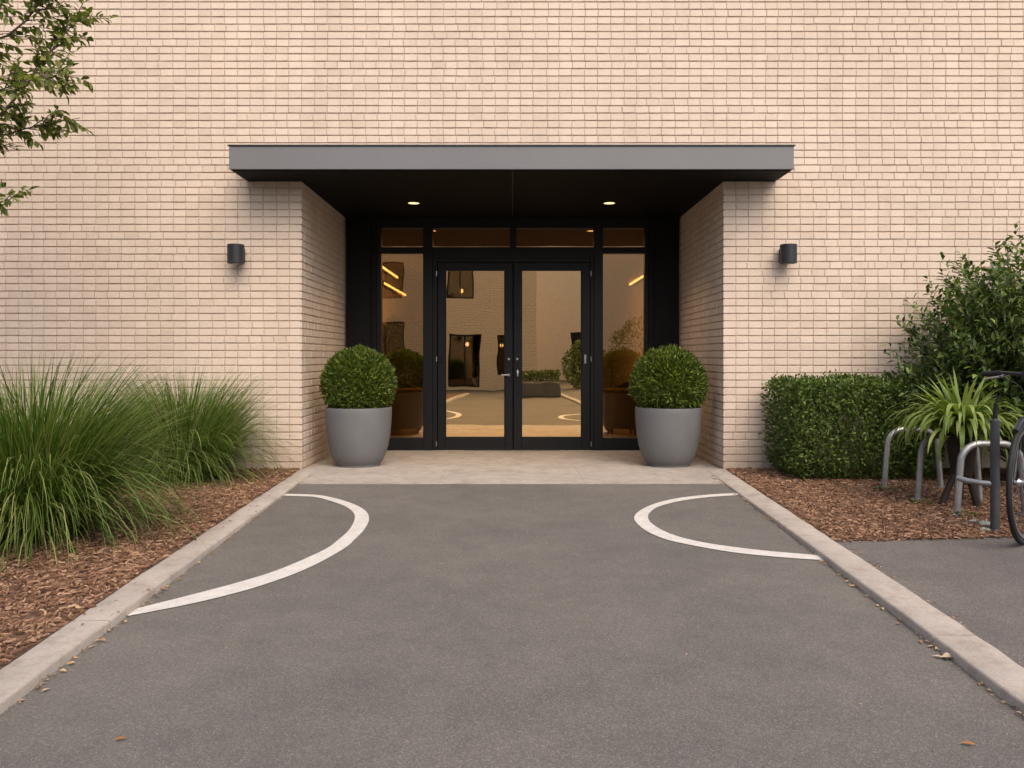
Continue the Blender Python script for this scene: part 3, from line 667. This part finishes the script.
# ------------------------------------------------------------------ tree at the top left
def tree():
    tx,ty=-4.25,5.25; t=empty('young_tree',(tx,ty,zk(ty)-.02)); tag(t,'leafy tree reaching into the upper left corner before the brick wall','tree')
    mb=MB(); mb.tube([(0,0,0),(.02,.0,.6),(-.01,.02,1.3),(.03,0,1.9),(.06,0,2.5),(.05,.03,3.1),(0,.02,3.9)],[.075,.062,.055,.05,.042,.03,.012],12); trunk=mb.build('trunk',BARK,t)
    mb=MB(); Q=[];T=[]
    def L3(px,py,d): p=P(px,py,d); return (p[0]-tx,p[1]-ty,p[2]-zk(ty)+.02)
    def limb(path,r0,twigs,tl,ltw):
        cm=catmull(path,14); mb.tube([tuple(p) for p in cm],[r0*(1-i/15) for i in range(14)],7)
        for k in range(twigs):
            i=random.uniform(.28,1.0)*13; i0=int(min(12,i)); p=cm[i0]+(cm[i0+1]-cm[i0])*(i-i0); d=cm[i0+1]-cm[i0]; d/=np.linalg.norm(d)
            al=rand_dirs(1)[0]; al-=d*al.dot(d); al/=np.linalg.norm(al); e=p+(d*.8+al*.7)*tl*random.uniform(.5,1.2); e2=e+(d*.6+al*.2+np.array([0,0,-.30]))*tl*random.uniform(.4,.8)
            cc=catmull([p,e,e2],6); mb.tube([tuple(x) for x in cc],[.0045-.0006*j for j in range(6)],5); n=random.randint(ltw-3,ltw+3); q,tg=spray(cc,n,0,0,.12); Q.append(q);T.append(tg)
    # limbs that show in the picture
    limb([(0.03,0,1.7),L3(-70,175,5.25),L3(5,110,5.25),L3(48,55,5.2),L3(80,15,5.15)],.02,46,.16,12)
    limb([(0.02,0,1.6),L3(-80,170,5.4),L3(-10,140,5.35),L3(36,126,5.3),L3(80,118,5.25)],.014,36,.11,10)
    limb([(0.04,0,2.0),L3(-60,110,5.1),L3(-5,92,5.05),L3(32,78,5.0),L3(62,72,5.0)],.014,32,.13,11)
    limb([(0.04,0,2.2),L3(-60,60,5.2),L3(0,40,5.2),L3(35,10,5.2),L3(60,-40,5.2)],.018,46,.17,12)
    limb([(0.03,0,2.3),L3(-70,20,5.0),L3(-15,-5,5.0),L3(25,-30,5.0),L3(80,-70,5.0)],.018,42,.17,12)
    limb([(0.0,0,1.25),L3(-105,250,5.2),L3(-55,228,5.15),L3(-18,206,5.1),L3(9,200,5.1)],.010,24,.09,10)
    # rest of the crown, beyond the frame
    for k in range(16):
        az=random.uniform(.35*PI,1.75*PI); z0=random.uniform(1.7,3.6); r=random.uniform(.6,1.1)
        e=(r*math.cos(az),r*math.sin(az),z0+random.uniform(.4,.9)); limb([(.02,0,z0),(e[0]*.4,e[1]*.4,z0+.25),(e[0]*.8,e[1]*.8,e[2]*.9+z0*.1),e],.018,24,.2,9)
    for k in range(5):
        az=random.uniform(-.5,.7); e=(.9*math.cos(az),.6*math.sin(az),3.7+.25*k); limb([(.02,0,2.8+.2*k),(e[0]*.5,e[1]*.5,e[2]-.4),e],.015,26,.2,10)
    q=np.concatenate(Q); tg=np.concatenate(T); n=len(q); al=rand_dirs(n); side=unit(al-tg*np.sum(al*tg,1,keepdims=True)); a=unit(tg*.6+side*.9+np.array([[0,0,-.35]])); nn=unit(np.array([[0,0,1.]])+rand_dirs(n)*.7)
    v,f=leaf_mesh(q,a,nn,rng.uniform(.045,.082,n),rng.uniform(.024,.041,n),.15,.15); raw('foliage',v,f,TREEM,t); mb.build('branches',BARK,t)
tree()
# ------------------------------------------------------------------ strap-leaved plant on a stand
def strap_plant():
    x,y,_=G(962,503,.03); t=empty('potted_strap_plant',(x,y,zk(y))); tag(t,'arching lime green strap leaved plant in a dark brown pot between the bike hoops','potted plant')
    zt=.485
    mb=MB(); mb.lathe([(0,.20),(.060,.20),(.066,.205),(.085,.34),(.098,zt-.03),(.112,zt-.028),(.116,zt),(.104,zt+.002),(.098,zt-.02),(.094,zt-.05),(0,zt-.05)],28); mb.build('pot',WOODD,t)
    for ax,ay in ((-.155,-.02),(.06,-.09),(.05,.12)):
        m2=MB(); m2.tube([(ax*.25,ay*.25,.235),(ax*.6,ay*.6,.14),(ax,ay,-.01)],[.02,.023,.026],8); m2.build('leg',WOODD,t)
    m2=MB(); m2.torus(.118,.008,(0,0,zt-.02),'z',32,8); m2.tube([(.10,0,zt-.02),(.17,-.02,zt+.0),(.19,-.03,zt-.03)],.007,8); m2.build('pot_ring',plain('iron_ring',(.03,.028,.027),.6),t)
    R=np.random.default_rng(9); n=130; az=R.uniform(0,2*PI,n); rr=.05*np.sqrt(R.random(n)); base=np.stack([rr*np.cos(az),rr*np.sin(az),np.full(n,zt-.03)],1)
    lean=.12+np.abs(R.normal(0,.4,n)); ln=R.uniform(.38,.60,n); dr=R.uniform(1.8,3.7,n)
    v1,f1=blades(base,az+R.normal(0,.25,n),lean,ln,R.uniform(.026,.046,n),12,dr,R.normal(0,.25,n))
    n=26; az=R.uniform(0,2*PI,n); base=np.stack([.02*np.cos(az),.02*np.sin(az),np.full(n,zt-.03)],1)
    v2,f2=blades(base,az,.05+np.abs(R.normal(0,.2,n)),R.uniform(.40,.55,n),R.uniform(.026,.040,n),12,R.uniform(.3,1.4,n),R.normal(0,.3,n))
    n=64; az=np.where(R.random(n)<.7,R.normal(PI*1.05,.75,n),R.uniform(0,2*PI,n)); base=np.stack([.04*np.cos(az),.04*np.sin(az),np.full(n,zt-.02)],1)
    v3,f3=blades(base,az,.45+np.abs(R.normal(0,.3,n)),R.uniform(.42,.64,n),R.uniform(.024,.042,n),13,R.uniform(2.3,3.4,n),R.normal(0,.3,n))
    v,f=cat_mesh([(v1,f1),(v2,f2),(v3,f3)]); v[:,2]=np.maximum(v[:,2],.03); raw('leaves',v,f,STRAP,t)
strap_plant()
# ------------------------------------------------------------------ bike hoops
def hoop_at(y,px):
    return ((px-VX)*y/F,y,zk(y)-.01)
def make_hoop(loc,label):
    t=empty('bike_hoop',loc); tag(t,label,'bike rack','galvanised bike hoops in the right bed')
    w,h,r=.45,.475,.13; pts=[(0,0,0),(.012,0,.16),(.026,0,h-r)]
    for k in range(1,10): a=k/10*PI/2; pts.append((.026+r*(1-math.cos(a)),0,h-r+r*math.sin(a)))
    pts+=[(.026+r,0,h),(w-.026-r,0,h)]
    for k in range(1,10): a=k/10*PI/2; pts.append((w-.026-r+r*math.sin(a),0,h-r+r*math.cos(a)))
    pts+=[(w-.026,0,h-r),(w-.012,0,.16),(w,0,0)]
    mb=MB(); mb.tube(pts,.0215,14); mb.build('tube',GALV,t)
    for x in (0,w):
        mb=MB(); mb.lathe([(.022,.0),(.05,.0),(.05,.016),(.024,.02)],24,(x,0,.004)); mb.build('foot_plate',GALV,t)
    return t
h1=make_hoop(hoop_at(5.08,956.5),'front silver bike hoop beside the dark post, nearest the path')
copy_thing(h1,hoop_at(5.62,917.5),'middle silver bike hoop, half hidden by the lime strap leaves')
copy_thing(h1,hoop_at(6.18,884),'rear silver bike hoop in front of the clipped hedge')
# dark post with side rail
x,y,_=G(995,529,.04); t=empty('steel_post',(x,y,zk(y)-.01)); tag(t,'short dark grey steel post in front of the silver hoops','post')
mb=MB(); mb.tube([(0,0,0),(0,0,.66)],.0245,18); mb.tube([(0,0,.655),(0,0,.672)],[.0245,.017],18); mb.build('pole',DPOST,t)
mb=MB(); mb.tube([(0,0,.66),(.003,0,.72),(.006,0,.76)],.013,12); mb.tube([(.006,0,.75),(.010,0,.785),(.03,-.005,.81)],.006,8); mb.build('lock_spike',RUBBER,t)
for z0,z1,r_ in ((.27,.305,.028),(.44,.47,.027),(0,.02,.04)): mb=MB(); mb.tube([(0,0,z0),(0,0,z1)],r_,18); mb.build('collar',DPOST,t)
mb=MB(); mb.tube([(-.01,0,.288),(-.06,.03,.288),(-.11,.08,.292),(-.14,.14,.30)],.016,12); mb.build('rail',GALV,t)
# stones by the post
def stone(px,py,r,label):
    x,y,_=G(px,py,.045); mb=MB(); v=[];n=10;m=6
    for j in range(m+1):
        for i in range(n):
            a=2*PI*i/n; b=PI*j/m; k=1+.18*math.sin(3*a+px)+.12*math.sin(2*b+py+a*2); v.append((r*k*1.25*math.sin(b)*math.cos(a),r*k*math.sin(b)*math.sin(a),r*.62*k*math.cos(b)+r*.45))
    f=[(j*n+i,j*n+(i+1)%n,(j+1)*n+(i+1)%n,(j+1)*n+i) for j in range(m) for i in range(n)]
    mb.add(v,f,0,True); o=mb.build('stone',STONEM); o.location=(x,y,zk(y)); return tag(o,label,'stone')
stone(984,523,.028,'pale greenish stone touching the left side of the dark post foot'); stone(985,529,.022,'small grey green stone in front of the larger one at the post'); stone(973,520,.020,'small dull stone between the front hoop leg and the post')
# weeds at hoop feet
def weed(px,py,label,n=40,seed=1):
    x,y,_=G(px,py,.03); R=np.random.default_rng(seed); t=empty('weed',(x,y,zk(y))); tag(t,label,'weed','small weeds at the hoop feet')
    az=R.uniform(0,2*PI,n); rr=.07*np.sqrt(R.random(n)); p=np.stack([rr*np.cos(az),rr*np.sin(az)*.8,R.uniform(.002,.02,n)],1); a=unit(np.stack([np.cos(az),np.sin(az),R.uniform(.0,.7,n)],1)); nn=unit(np.stack([R.normal(0,.3,n),R.normal(0,.3,n),np.ones(n)],1))
    v,f=leaf_mesh(p,a,nn,R.uniform(.02,.04,n),R.uniform(.012,.02,n)); raw('leaves',v,f,HEDGE,t)
weed(921,503,'small green weed at the foot of the middle hoop',40,2); weed(886,489,'small green weed at the foot of the rear hoop',40,3); weed(966,515,'small green weed by the front hoop leg',34,4)
# ------------------------------------------------------------------ bicycle
def bicycle():
    wx,wy=2.825,4.30; th=math.radians(46)           # rear of the bike lies away at this bearing
    fwd=Vector((-math.sin(th),-math.cos(th),0)); rz=math.atan2(fwd.y,fwd.x)
    fx=.50; ctr=Vector((wx,wy,0))-fwd*fx
    t=empty('bicycle',(ctr.x,ctr.y,.025),rz); tag(t,'black bicycle parked at the right edge with its front wheel towards the path','bicycle')
    R=.335
    def wheel(x):
        mb=MB(); mb.torus(R-.014,.014,(x,0,R),'y',72,12); w=mb.build('wheel',RUBBER,t)
        mb=MB(); prof=[(R-.036,-.010),(R-.055,-.007),(R-.055,.007),(R-.036,.010),(R-.036,-.010)]; mb.lathe(prof,72,(x,0,R),0,'y'); mb.build('rim',CHROME,w)
        mb=MB()
        for k in range(28):
            a=2*PI*k/28; s=1 if k%2 else -1; a2=a+s*.28*(1 if k%4<2 else -1)
            mb.tube([(x+.022*math.cos(a2),s*.028,R+.022*math.sin(a2)),(x+(R-.05)*math.cos(a),0,R+(R-.05)*math.sin(a))],0.0009,5,cap=False)
        mb.build('spokes',DPOST,w)
        mb=MB(); mb.lathe([(0,-.05),(.012,-.05),(.012,-.032),(.025,-.03),(.018,-.02),(.018,.02),(.025,.03),(.012,.032),(.012,.05),(0,.05)],20,(x,0,R),0,'y'); mb.build('hub',CHROME,w)
        mb=MB(); mb.tube([(x+(R+.022)*math.cos(a),0,R+(R+.022)*math.sin(a)) for a in np.linspace(.75 if x<0 else 1.0,3.3 if x<0 else 3.0,22)],.014,8); mb.build('mudguard',BIKEM,w)
    wheel(fx); wheel(-fx)
    head_t=Vector((fx-.20,0,.86)); head_b=Vector((fx-.155,0,.70)); bb=Vector((-.06,0,.29)); st=Vector((-.215,0,.80)); rh=Vector((-fx,0,R))
    mb=MB(); mb.tube([head_t,head_b],.020,14); mb.tube([head_b,bb],.018,14); mb.tube([head_t-Vector((0,0,.02)),st-Vector((0,0,.08))],.015,12); mb.tube([bb,st],.016,12)
    for s in (-1,1): mb.tube([bb+Vector((0,s*.03,0)),rh+Vector((0,s*.06,0))],.009,8); mb.tube([st+Vector((0,s*.014,-.03)),rh+Vector((0,s*.06,0))],.008,8)
    mb.build('frame',BIKEM,t)
    mb=MB(); crown=Vector((fx-.145,0,.685))
    mb.tube([crown+Vector((0,-.055,-.01)),crown+Vector((0,.055,-.01))],.016,10)
    for s in (-1,1): mb.tube([crown+Vector((0,s*.052,0)),Vector((fx-.10,s*.055,.55)),Vector((fx-.03,s*.055,.40)),Vector((fx,s*.055,R))],[.015,.013,.011,.009],10)
    fk=mb.build('fork',BIKEM,t)
    mb=MB()
    for s in (-1,1): mb.tube([crown+Vector((.03,s*.045,-.02)),crown+Vector((.055,s*.04,-.07)),crown+Vector((.07,s*.02,-.13))],.008,8); mb.box(crown.x+.05,crown.x+.085,s*.02-.006,s*.02+.006,.52,.56,0,.002)
    mb.build('brake_caliper',RUBBER,fk)
    
    mb=MB(); mb.tube([head_t,Vector((fx-.212,0,.925))],.014,12); mb.tube([(fx-.212,0,.920),(fx-.15,0,.930)],.016,12)
    pts=[(fx-.27,-.26,.930),(fx-.24,-.18,.935),(fx-.17,-.10,.935),(fx-.15,0,.930),(fx-.17,.10,.935),(fx-.24,.18,.935),(fx-.27,.26,.930)]
    cm=catmull(pts,30); mb.tube([tuple(p) for p in cm],.0115,10); bar_=mb.build('handlebar',BIKEM,t)
    for s in (-1,1):
        m2=MB(); m2.tube([(fx-.277,s*.275,.929),(fx-.262,s*.235,.931),(fx-.243,s*.175,.935)],[.0175,.0165,.0175],12); m2.build('grip',RUBBER,bar_)
        m2=MB(); m2.tube([(fx-.225,s*.14,.930),(fx-.19,s*.16,.917),(fx-.20,s*.20,.910),(fx-.225,s*.25,.900)],[.011,.007,.006,.006],8); m2.build('brake_lever',CHROME,bar_)
        m2=MB(); m2.tube([tuple(p) for p in catmull([(fx-.21,s*.18,.925),(fx-.08,s*.12,.905),(fx-.05,s*.03,.86),(fx-.10,s*.01,.72)],14)],.003,6); m2.build('cable',RUBBER,bar_)
    m2=MB(); m2.lathe([(0,-.0),(.028,.004),(.034,.03),(.034,.055),(0,.06)],20,(fx-.125,0,.93),0,'x'); m2.build('front_light',RUBBER,bar_)
    mb=MB(); mb.tube([st,Vector((-.235,0,.90))],.0125,10); sp=mb.build('seat_post',CHROME,t)
    mb=MB(); v=[];n=14; prof=[(-.14,.0,.0),(-.13,.07,.03),(-.08,.085,.035),(-.02,.06,.03),(.05,.03,.022),(.11,.022,.016),(.135,.0,.0)]
    for (x_,w_,h_) in prof:
        for k in range(n): a=2*PI*k/n; v.append((-.235+x_,w_*math.cos(a),.925+h_*math.sin(a)*(1 if math.sin(a)>0 else .7)))
    f=[(i*n+k,i*n+(k+1)%n,(i+1)*n+(k+1)%n,(i+1)*n+k) for i in range(len(prof)-1) for k in range(n)]; mb.add(v,f,0,True); mb.build('saddle',RUBBER,t)
    mb=MB(); mb.lathe([(.085,-.002),(.095,-.002),(.095,.002),(.085,.002),(.085,-.002)],40,(bb.x,-.05,bb.z),0,'y'); mb.tube([(bb.x,-.06,bb.z),(bb.x,.06,bb.z)],.02,12)
    for s in (-1,1): mb.tube([(bb.x,s*.06,bb.z),(bb.x+s*.15,s*.07,bb.z-.07)],.009,8)
    ck=mb.build('crankset',CHROME,t)
    for s in (-1,1): m2=MB(); px=bb.x+s*.15; m2.box(px-.045,px+.045,s*.12-.04,s*.12+.04,bb.z-.085,bb.z-.06,0,.004); m2.build('pedal',RUBBER,ck)
bicycle()
# ------------------------------------------------------------------ lobby furniture seen through the glass
LEATH=plain('dark_leather',(.035,.020,.014),.45)
def armchair(x,y,rz,label):
    t=empty('tub_armchair',(x,y,FZ),rz); tag(t,label,'armchair','dark tub armchairs in the lobby')
    mb=MB(); n=26; v=[];f=[]
    for k in range(n+1):
        a=math.radians(-130+260*k/n)+PI/2; h=.50+.34*max(0,math.sin(PI*k/n))**.8
        for (r,z) in ((.36,.12),(.39,h*.7),(.375,h),(.31,h),(.29,.42)): v.append((r*math.cos(a),r*math.sin(a),z))
    for k in range(n):
        for j in range(4): f.append((k*5+j,k*5+j+1,(k+1)*5+j+1,(k+1)*5+j))
    mb.add(v,f,0,True); mb.build('backrest',LEATH,t)
    mb=MB(); mb.lathe([(0,.20),(.27,.20),(.29,.24),(.29,.40),(.26,.44),(0,.45)],28); mb.build('seat',LEATH,t)
    for sx in (-1,1):
        for sy in (-1,1): mb=MB(); mb.tube([(sx*.2,sy*.2,0),(sx*.22,sy*.22,.2)],[.012,.02],8); mb.build('leg',WOODD,t)
armchair(-1.62,10.9,2.4,'dark tub armchair behind the left sidelight glass'); armchair(1.68,10.9,-2.4,'dark tub armchair behind the right sidelight glass')
def table(x,label):
    t=empty('console_table',(x,10.05,FZ)); tag(t,label,'table','narrow tables inside the sidelights')
    mb=MB(); mb.box(-.26,.26,-.16,.16,.66,.69,0,.004); mb.build('table_top',plain('oak_top',(.32,.20,.10),.4),t)
    for sx in (-.22,.22):
        for sy in (-.12,.12): mb=MB(); mb.box(sx-.015,sx+.015,sy-.015,sy+.015,0,.659,0,.003); mb.build('leg',WOODD,t)
table(-1.42,'narrow oak topped table just inside the left sidelight'); table(1.44,'narrow oak topped table just inside the right sidelight')
def indoor(x,y,label):
    t=empty('indoor_plant',(x,y,FZ)); tag(t,label,'potted plant','leafy plants inside the lobby')
    mb=MB(); mb.lathe([(0,0),(.13,0),(.17,.36),(.15,.36),(.14,.3),(0,.3)],24); mb.build('pot',WOODD,t)
    n=2200; d=rand_dirs(n); p=d*np.array([[.27,.27,.55]])*(rng.random(n)**.4)[:,None]; p[:,2]+=1.15; a=unit(d+rand_dirs(n)*.7); v,f=leaf_mesh(p,a,unit(rand_dirs(n)+np.array([[0,0,1]])),rng.uniform(.06,.1,n),rng.uniform(.02,.035,n)); raw('foliage',v,f,HEDGE,t)
    mb=MB(); mb.tube([(0,0,.3),(.02,0,.8),(0,.01,1.3)],[.02,.015,.008],8); mb.build('trunk',BARK,t)
indoor(-1.80,11.9,'dark leafy indoor plant beyond the left sidelight'); indoor(-1.55,13.3,'farther leafy indoor plant beyond the left sidelight')
def strip(x,y0,y1,z,label):
    t=empty('strip_light',(x,(y0+y1)/2,z)); tag(t,label,'strip light','glowing wall strips in the lobby')
    mb=MB(); h=(y1-y0)/2; mb.box(-.04,.04,-h,h,-.03,.03,0,.004); mb.build('housing',BLACKM,t)
    s=1 if x<0 else -1
    mb=MB(); mb.box(min(s*.041,s*.06),max(s*.041,s*.06),-h,h,-.015,.015,0,.002); mb.build('diffuser',STRIPE,t)
strip(-2.05,11.6,13.6,2.43,'upper glowing strip light on the left lobby wall'); strip(2.05,11.4,13.3,2.28,'glowing strip light on the right lobby wall'); strip(-2.05,12.2,14.6,2.20,'lower glowing strip light on the left lobby wall')
lt=bpy.data.lights.new('lobby_fill_light','AREA'); lt.energy=75; lt.color=(1,.80,.54); lt.size=2.5; lo=bpy.data.objects.new('lobby_fill_light',lt); COL.objects.link(lo); lo.location=(0,12.3,2.58)  # unseen area lamp added to lift the lobby glow behind the glass
# ------------------------------------------------------------------ the street side, seen only as reflections in the glass
OPB=None
def m_opbrick():
    m,nt,b=mat('opposite_brick'); co=objco(nt); mp=N(nt,'ShaderNodeMapping'); mp.inputs['Rotation'].default_value=(PI/2,0,0); L(nt,co,mp.inputs[0])
    br=N(nt,'ShaderNodeTexBrick',Scale=1.0); L(nt,mp.outputs[0],br.inputs['Vector']); br.inputs['Brick Width'].default_value=.22; br.inputs['Row Height'].default_value=.075; br.inputs['Mortar Size'].default_value=.006
    br.inputs['Color1'].default_value=(.80,.65,.50,1); br.inputs['Color2'].default_value=(.85,.69,.54,1); br.inputs['Mortar'].default_value=(.58,.46,.36,1)
    L(nt,br.outputs[0],b.inputs['Base Color']); b.inputs['Roughness'].default_value=.9; return m
ob=empty('opposite_building',(-4,-6.0,0)); tag(ob,'tan brick building across the drive, seen reflected in the left door','building')
OM=m_opbrick(); fy=0.0
def wallpieces(mb,x0,x1,z0,z1,holes):
    xs=sorted({x0,x1,*[h[0] for h in holes],*[h[1] for h in holes]}); zs=sorted({z0,z1,*[h[2] for h in holes],*[h[3] for h in holes]})
    for a,b in zip(xs[:-1],xs[1:]):
        for c,d in zip(zs[:-1],zs[1:]):
            mx,mz=(a+b)/2,(c+d)/2
            if not any(h[0]<mx<h[1] and h[2]<mz<h[3] for h in holes): mb.box(a,b,-.25,0,c,d)
holes=[(1.92,2.78,2.85,4.0),(2.0,3.0,.10,1.77),(3.52,3.82,.45,1.72),(-.6,.6,.9,2.1),(-3.4,-2.2,.9,2.1),(-.6,.6,2.9,4.0),(-3.4,-2.2,2.9,4.0)]
mb=MB(); wallpieces(mb,-8,4.75,-.1,4.6,holes); mb.box(-8,4.5,-6,-5.8,-.1,4.6); mb.box(4.5,4.75,-6,-.251,-.1,4.6); mb.box(-8,4.75,-6,.05,4.6,4.75); mb.build('wall',OM,ob)
DGL=m_glass('dark_window_glass',(.5,.5,.5),(.9,.9,.9),.04)
for h in holes:
    mb=MB(); a,b,c,d=h
    mb.box(a+.001,a+.05,-.16,-.10,c+.001,d-.001); mb.box(b-.05,b-.001,-.16,-.10,c+.001,d-.001); mb.box(a+.051,b-.051,-.16,-.10,c+.001,c+.05); mb.box(a+.051,b-.051,-.16,-.10,d-.05,d-.001); mb.box((a+b)/2-.02,(a+b)/2+.02,-.155,-.105,c+.051,d-.051)
    w=mb.build('window',BLACKM,ob); m2=MB(); m2.box(a+.04,b-.04,-.135,-.128,c+.04,d-.04); m2.build('pane',DGL,w)
pb=empty('pale_sky_block',(4.6,-15,0)); tag(pb,'pale pinkish block added across the drive to tone down the sky reflected in the right door','building')  # added block, covers the over-bright sky mirrored in the right door
mb=MB(); wallpieces(mb,-5.5,5.5,-.1,6.2,[(-2.1,-1.2,-.05,2.1)]); mb.box(-5.5,5.5,-5,-4.8,-.1,6.2); mb.box(-5.5,5.5,-5,.05,6.2,6.35); mb.build('wall',plain('pale_render',(.86,.73,.63),.9,var=.05),pb)
mb=MB(); mb.box(-2.1,-1.2,-.18,-.12,-.05,2.1); mb.build('door',BLACKM,pb)
for lx_,ly_,lz_ in ((2.55,-.8,1.45),(2.35,-.7,3.15),(3.66,-.7,1.4)):
    mb=MB(); mb.lathe([(.001,-.07),(.05,-.05),(.07,0),(.05,.05),(.001,.07)],16,(lx_,ly_,lz_)); mb.build('window_lamp',STRIPE,ob)
mb=MB(); mb.box(-7.9,4.4,-1.5,-1.4,-.1,4.5); mb.build('partition',PANELM,ob)
def street_bush(x,y,rx,rz_,label,n=3000):
    t=empty('street_bush',(x,y,0)); tag(t,label,'bush','bushes across the drive')
    d=rand_dirs(n); p=d*np.array([[rx,rx,rz_]])*(.7+.3*rng.random(n)**.5)[:,None]; p+=.06*rx*np.sin(d*6); p[:,2]+=rz_*.9; p[:,2]=np.maximum(p[:,2],.02); a=unit(d+rand_dirs(n)*.7); v,f=leaf_mesh(p,a,unit(d+rand_dirs(n)*.6),rng.uniform(.07,.12,n),rng.uniform(.03,.05,n)); raw('foliage',v,f,SHRUBM,t)
    mb=MB(); mb.tube([(0,0,0),(0,0,rz_)],[.05,.02],8); mb.build('stem',BARK,t)
street_bush(2.35,-6.5,.75,.85,'rounded dark bush across the drive reflected in the right door'); street_bush(4.6,-9,1.2,1.3,'bigger bush farther right across the drive, reflected in right sidelight')
pl=empty('long_planter',(.62,-1.9,0)); tag(pl,'grey trough planter with low hedge, reflected in the right door','planter')
mb=MB(); mb.box(-.62,.62,-.25,.25,.0,.36,0,.02); mb.build('trough',plain('trough_grey',(.16,.16,.16),.7),pl)
n=2600; p=np.stack([rng.uniform(-.6,.6,n),rng.uniform(-.27,.27,n),.36+.30*rng.random(n)**.6],1); v,f=leaf_mesh(p,unit(rand_dirs(n)+np.array([[0,0,.6]])),unit(rand_dirs(n)+np.array([[0,0,.8]])),rng.uniform(.04,.07,n),rng.uniform(.018,.03,n)); raw('foliage',v,f,HEDGE,pl)
def street_tree(x,y,h,r,label):
    t=empty('street_tree',(x,y,-.1)); tag(t,label,'tree','trees across the drive')
    mb=MB(); mb.tube([(0,0,0),(.05,0,h*.4),(0,.05,h*.8)],[.13,.1,.04],10)
    for k in range(7): a=k*.9; mb.tube([(0,0,h*(.4+.04*k)),(r*.4*math.cos(a),r*.4*math.sin(a),h*(.55+.04*k)),(r*.8*math.cos(a),r*.8*math.sin(a),h*(.65+.04*k))],[.05,.03,.012],7)
    mb.build('trunk',BARK,t); n=5200; Q=[]
    for k in range(26): c=rand_dirs(1)[0]*np.array([r,r,r*.8])*.75*rng.random()**.4; Q.append(c+rng.normal(size=(n//26,3))*r*.2)
    p=np.concatenate(Q); p[:,2]+=h*.78; m=len(p); v,f=leaf_mesh(p,rand_dirs(m),rand_dirs(m),rng.uniform(.09,.15,m),rng.uniform(.04,.07,m)); raw('crown',v,f,TREEM,t)
street_tree(-7.6,-3.2,5.2,1.7,'leafy tree across the drive reflected in the left sidelight'); street_tree(9.5,-17,6,2.6,'distant tree across the drive reflected at right')

# ------------------------------------------------------------------ light, sky, camera
w=bpy.data.worlds.new('World'); S.world=w; w.use_nodes=True; nt=w.node_tree; bg=nt.nodes['Background']
sky=nt.nodes.new('ShaderNodeTexSky'); sky.sky_type='NISHITA'; sky.sun_disc=False
SE,SA=math.radians(50),math.radians(158)       # azimuth of the sun measured clockwise from +Y
sky.sun_elevation=SE; sky.sun_rotation=SA; sky.air_density=1.0; sky.dust_density=4.0; sky.ozone_density=.6; sky.altitude=50
L(nt,sky.outputs[0],bg.inputs[0]); bg.inputs[1].default_value=.15
sl=bpy.data.lights.new('sun','SUN'); sl.energy=1.5; sl.angle=math.radians(55); sl.color=(1,.88,.75); so=bpy.data.objects.new('sun',sl); COL.objects.link(so)
sd=Vector((math.sin(SA)*math.cos(SE),math.cos(SA)*math.cos(SE),math.sin(SE))); so.rotation_euler=sd.to_track_quat('Z','Y').to_euler(); so.location=sd*20
cam=bpy.data.cameras.new('camera'); co=bpy.data.objects.new('camera',cam); COL.objects.link(co); co.location=(0,0,H); co.rotation_euler=(PI/2,0,0)
cam.sensor_width=36; cam.lens=F/1024*36; cam.shift_y=-(384-VY)/1024; cam.shift_x=-(VX-512)/1024; cam.clip_end=1000; cam.clip_start=.05; S.camera=co
S.render.resolution_x=1024; S.render.resolution_y=768
vs=S.view_settings; vs.view_transform='Standard'; vs.look='None'; vs.exposure=.62; vs.gamma=1; vs.use_curve_mapping=False
S.cycles.use_denoising=True; S.cycles.max_bounces=10; S.cycles.transparent_max_bounces=16; S.cycles.sample_clamp_indirect=4
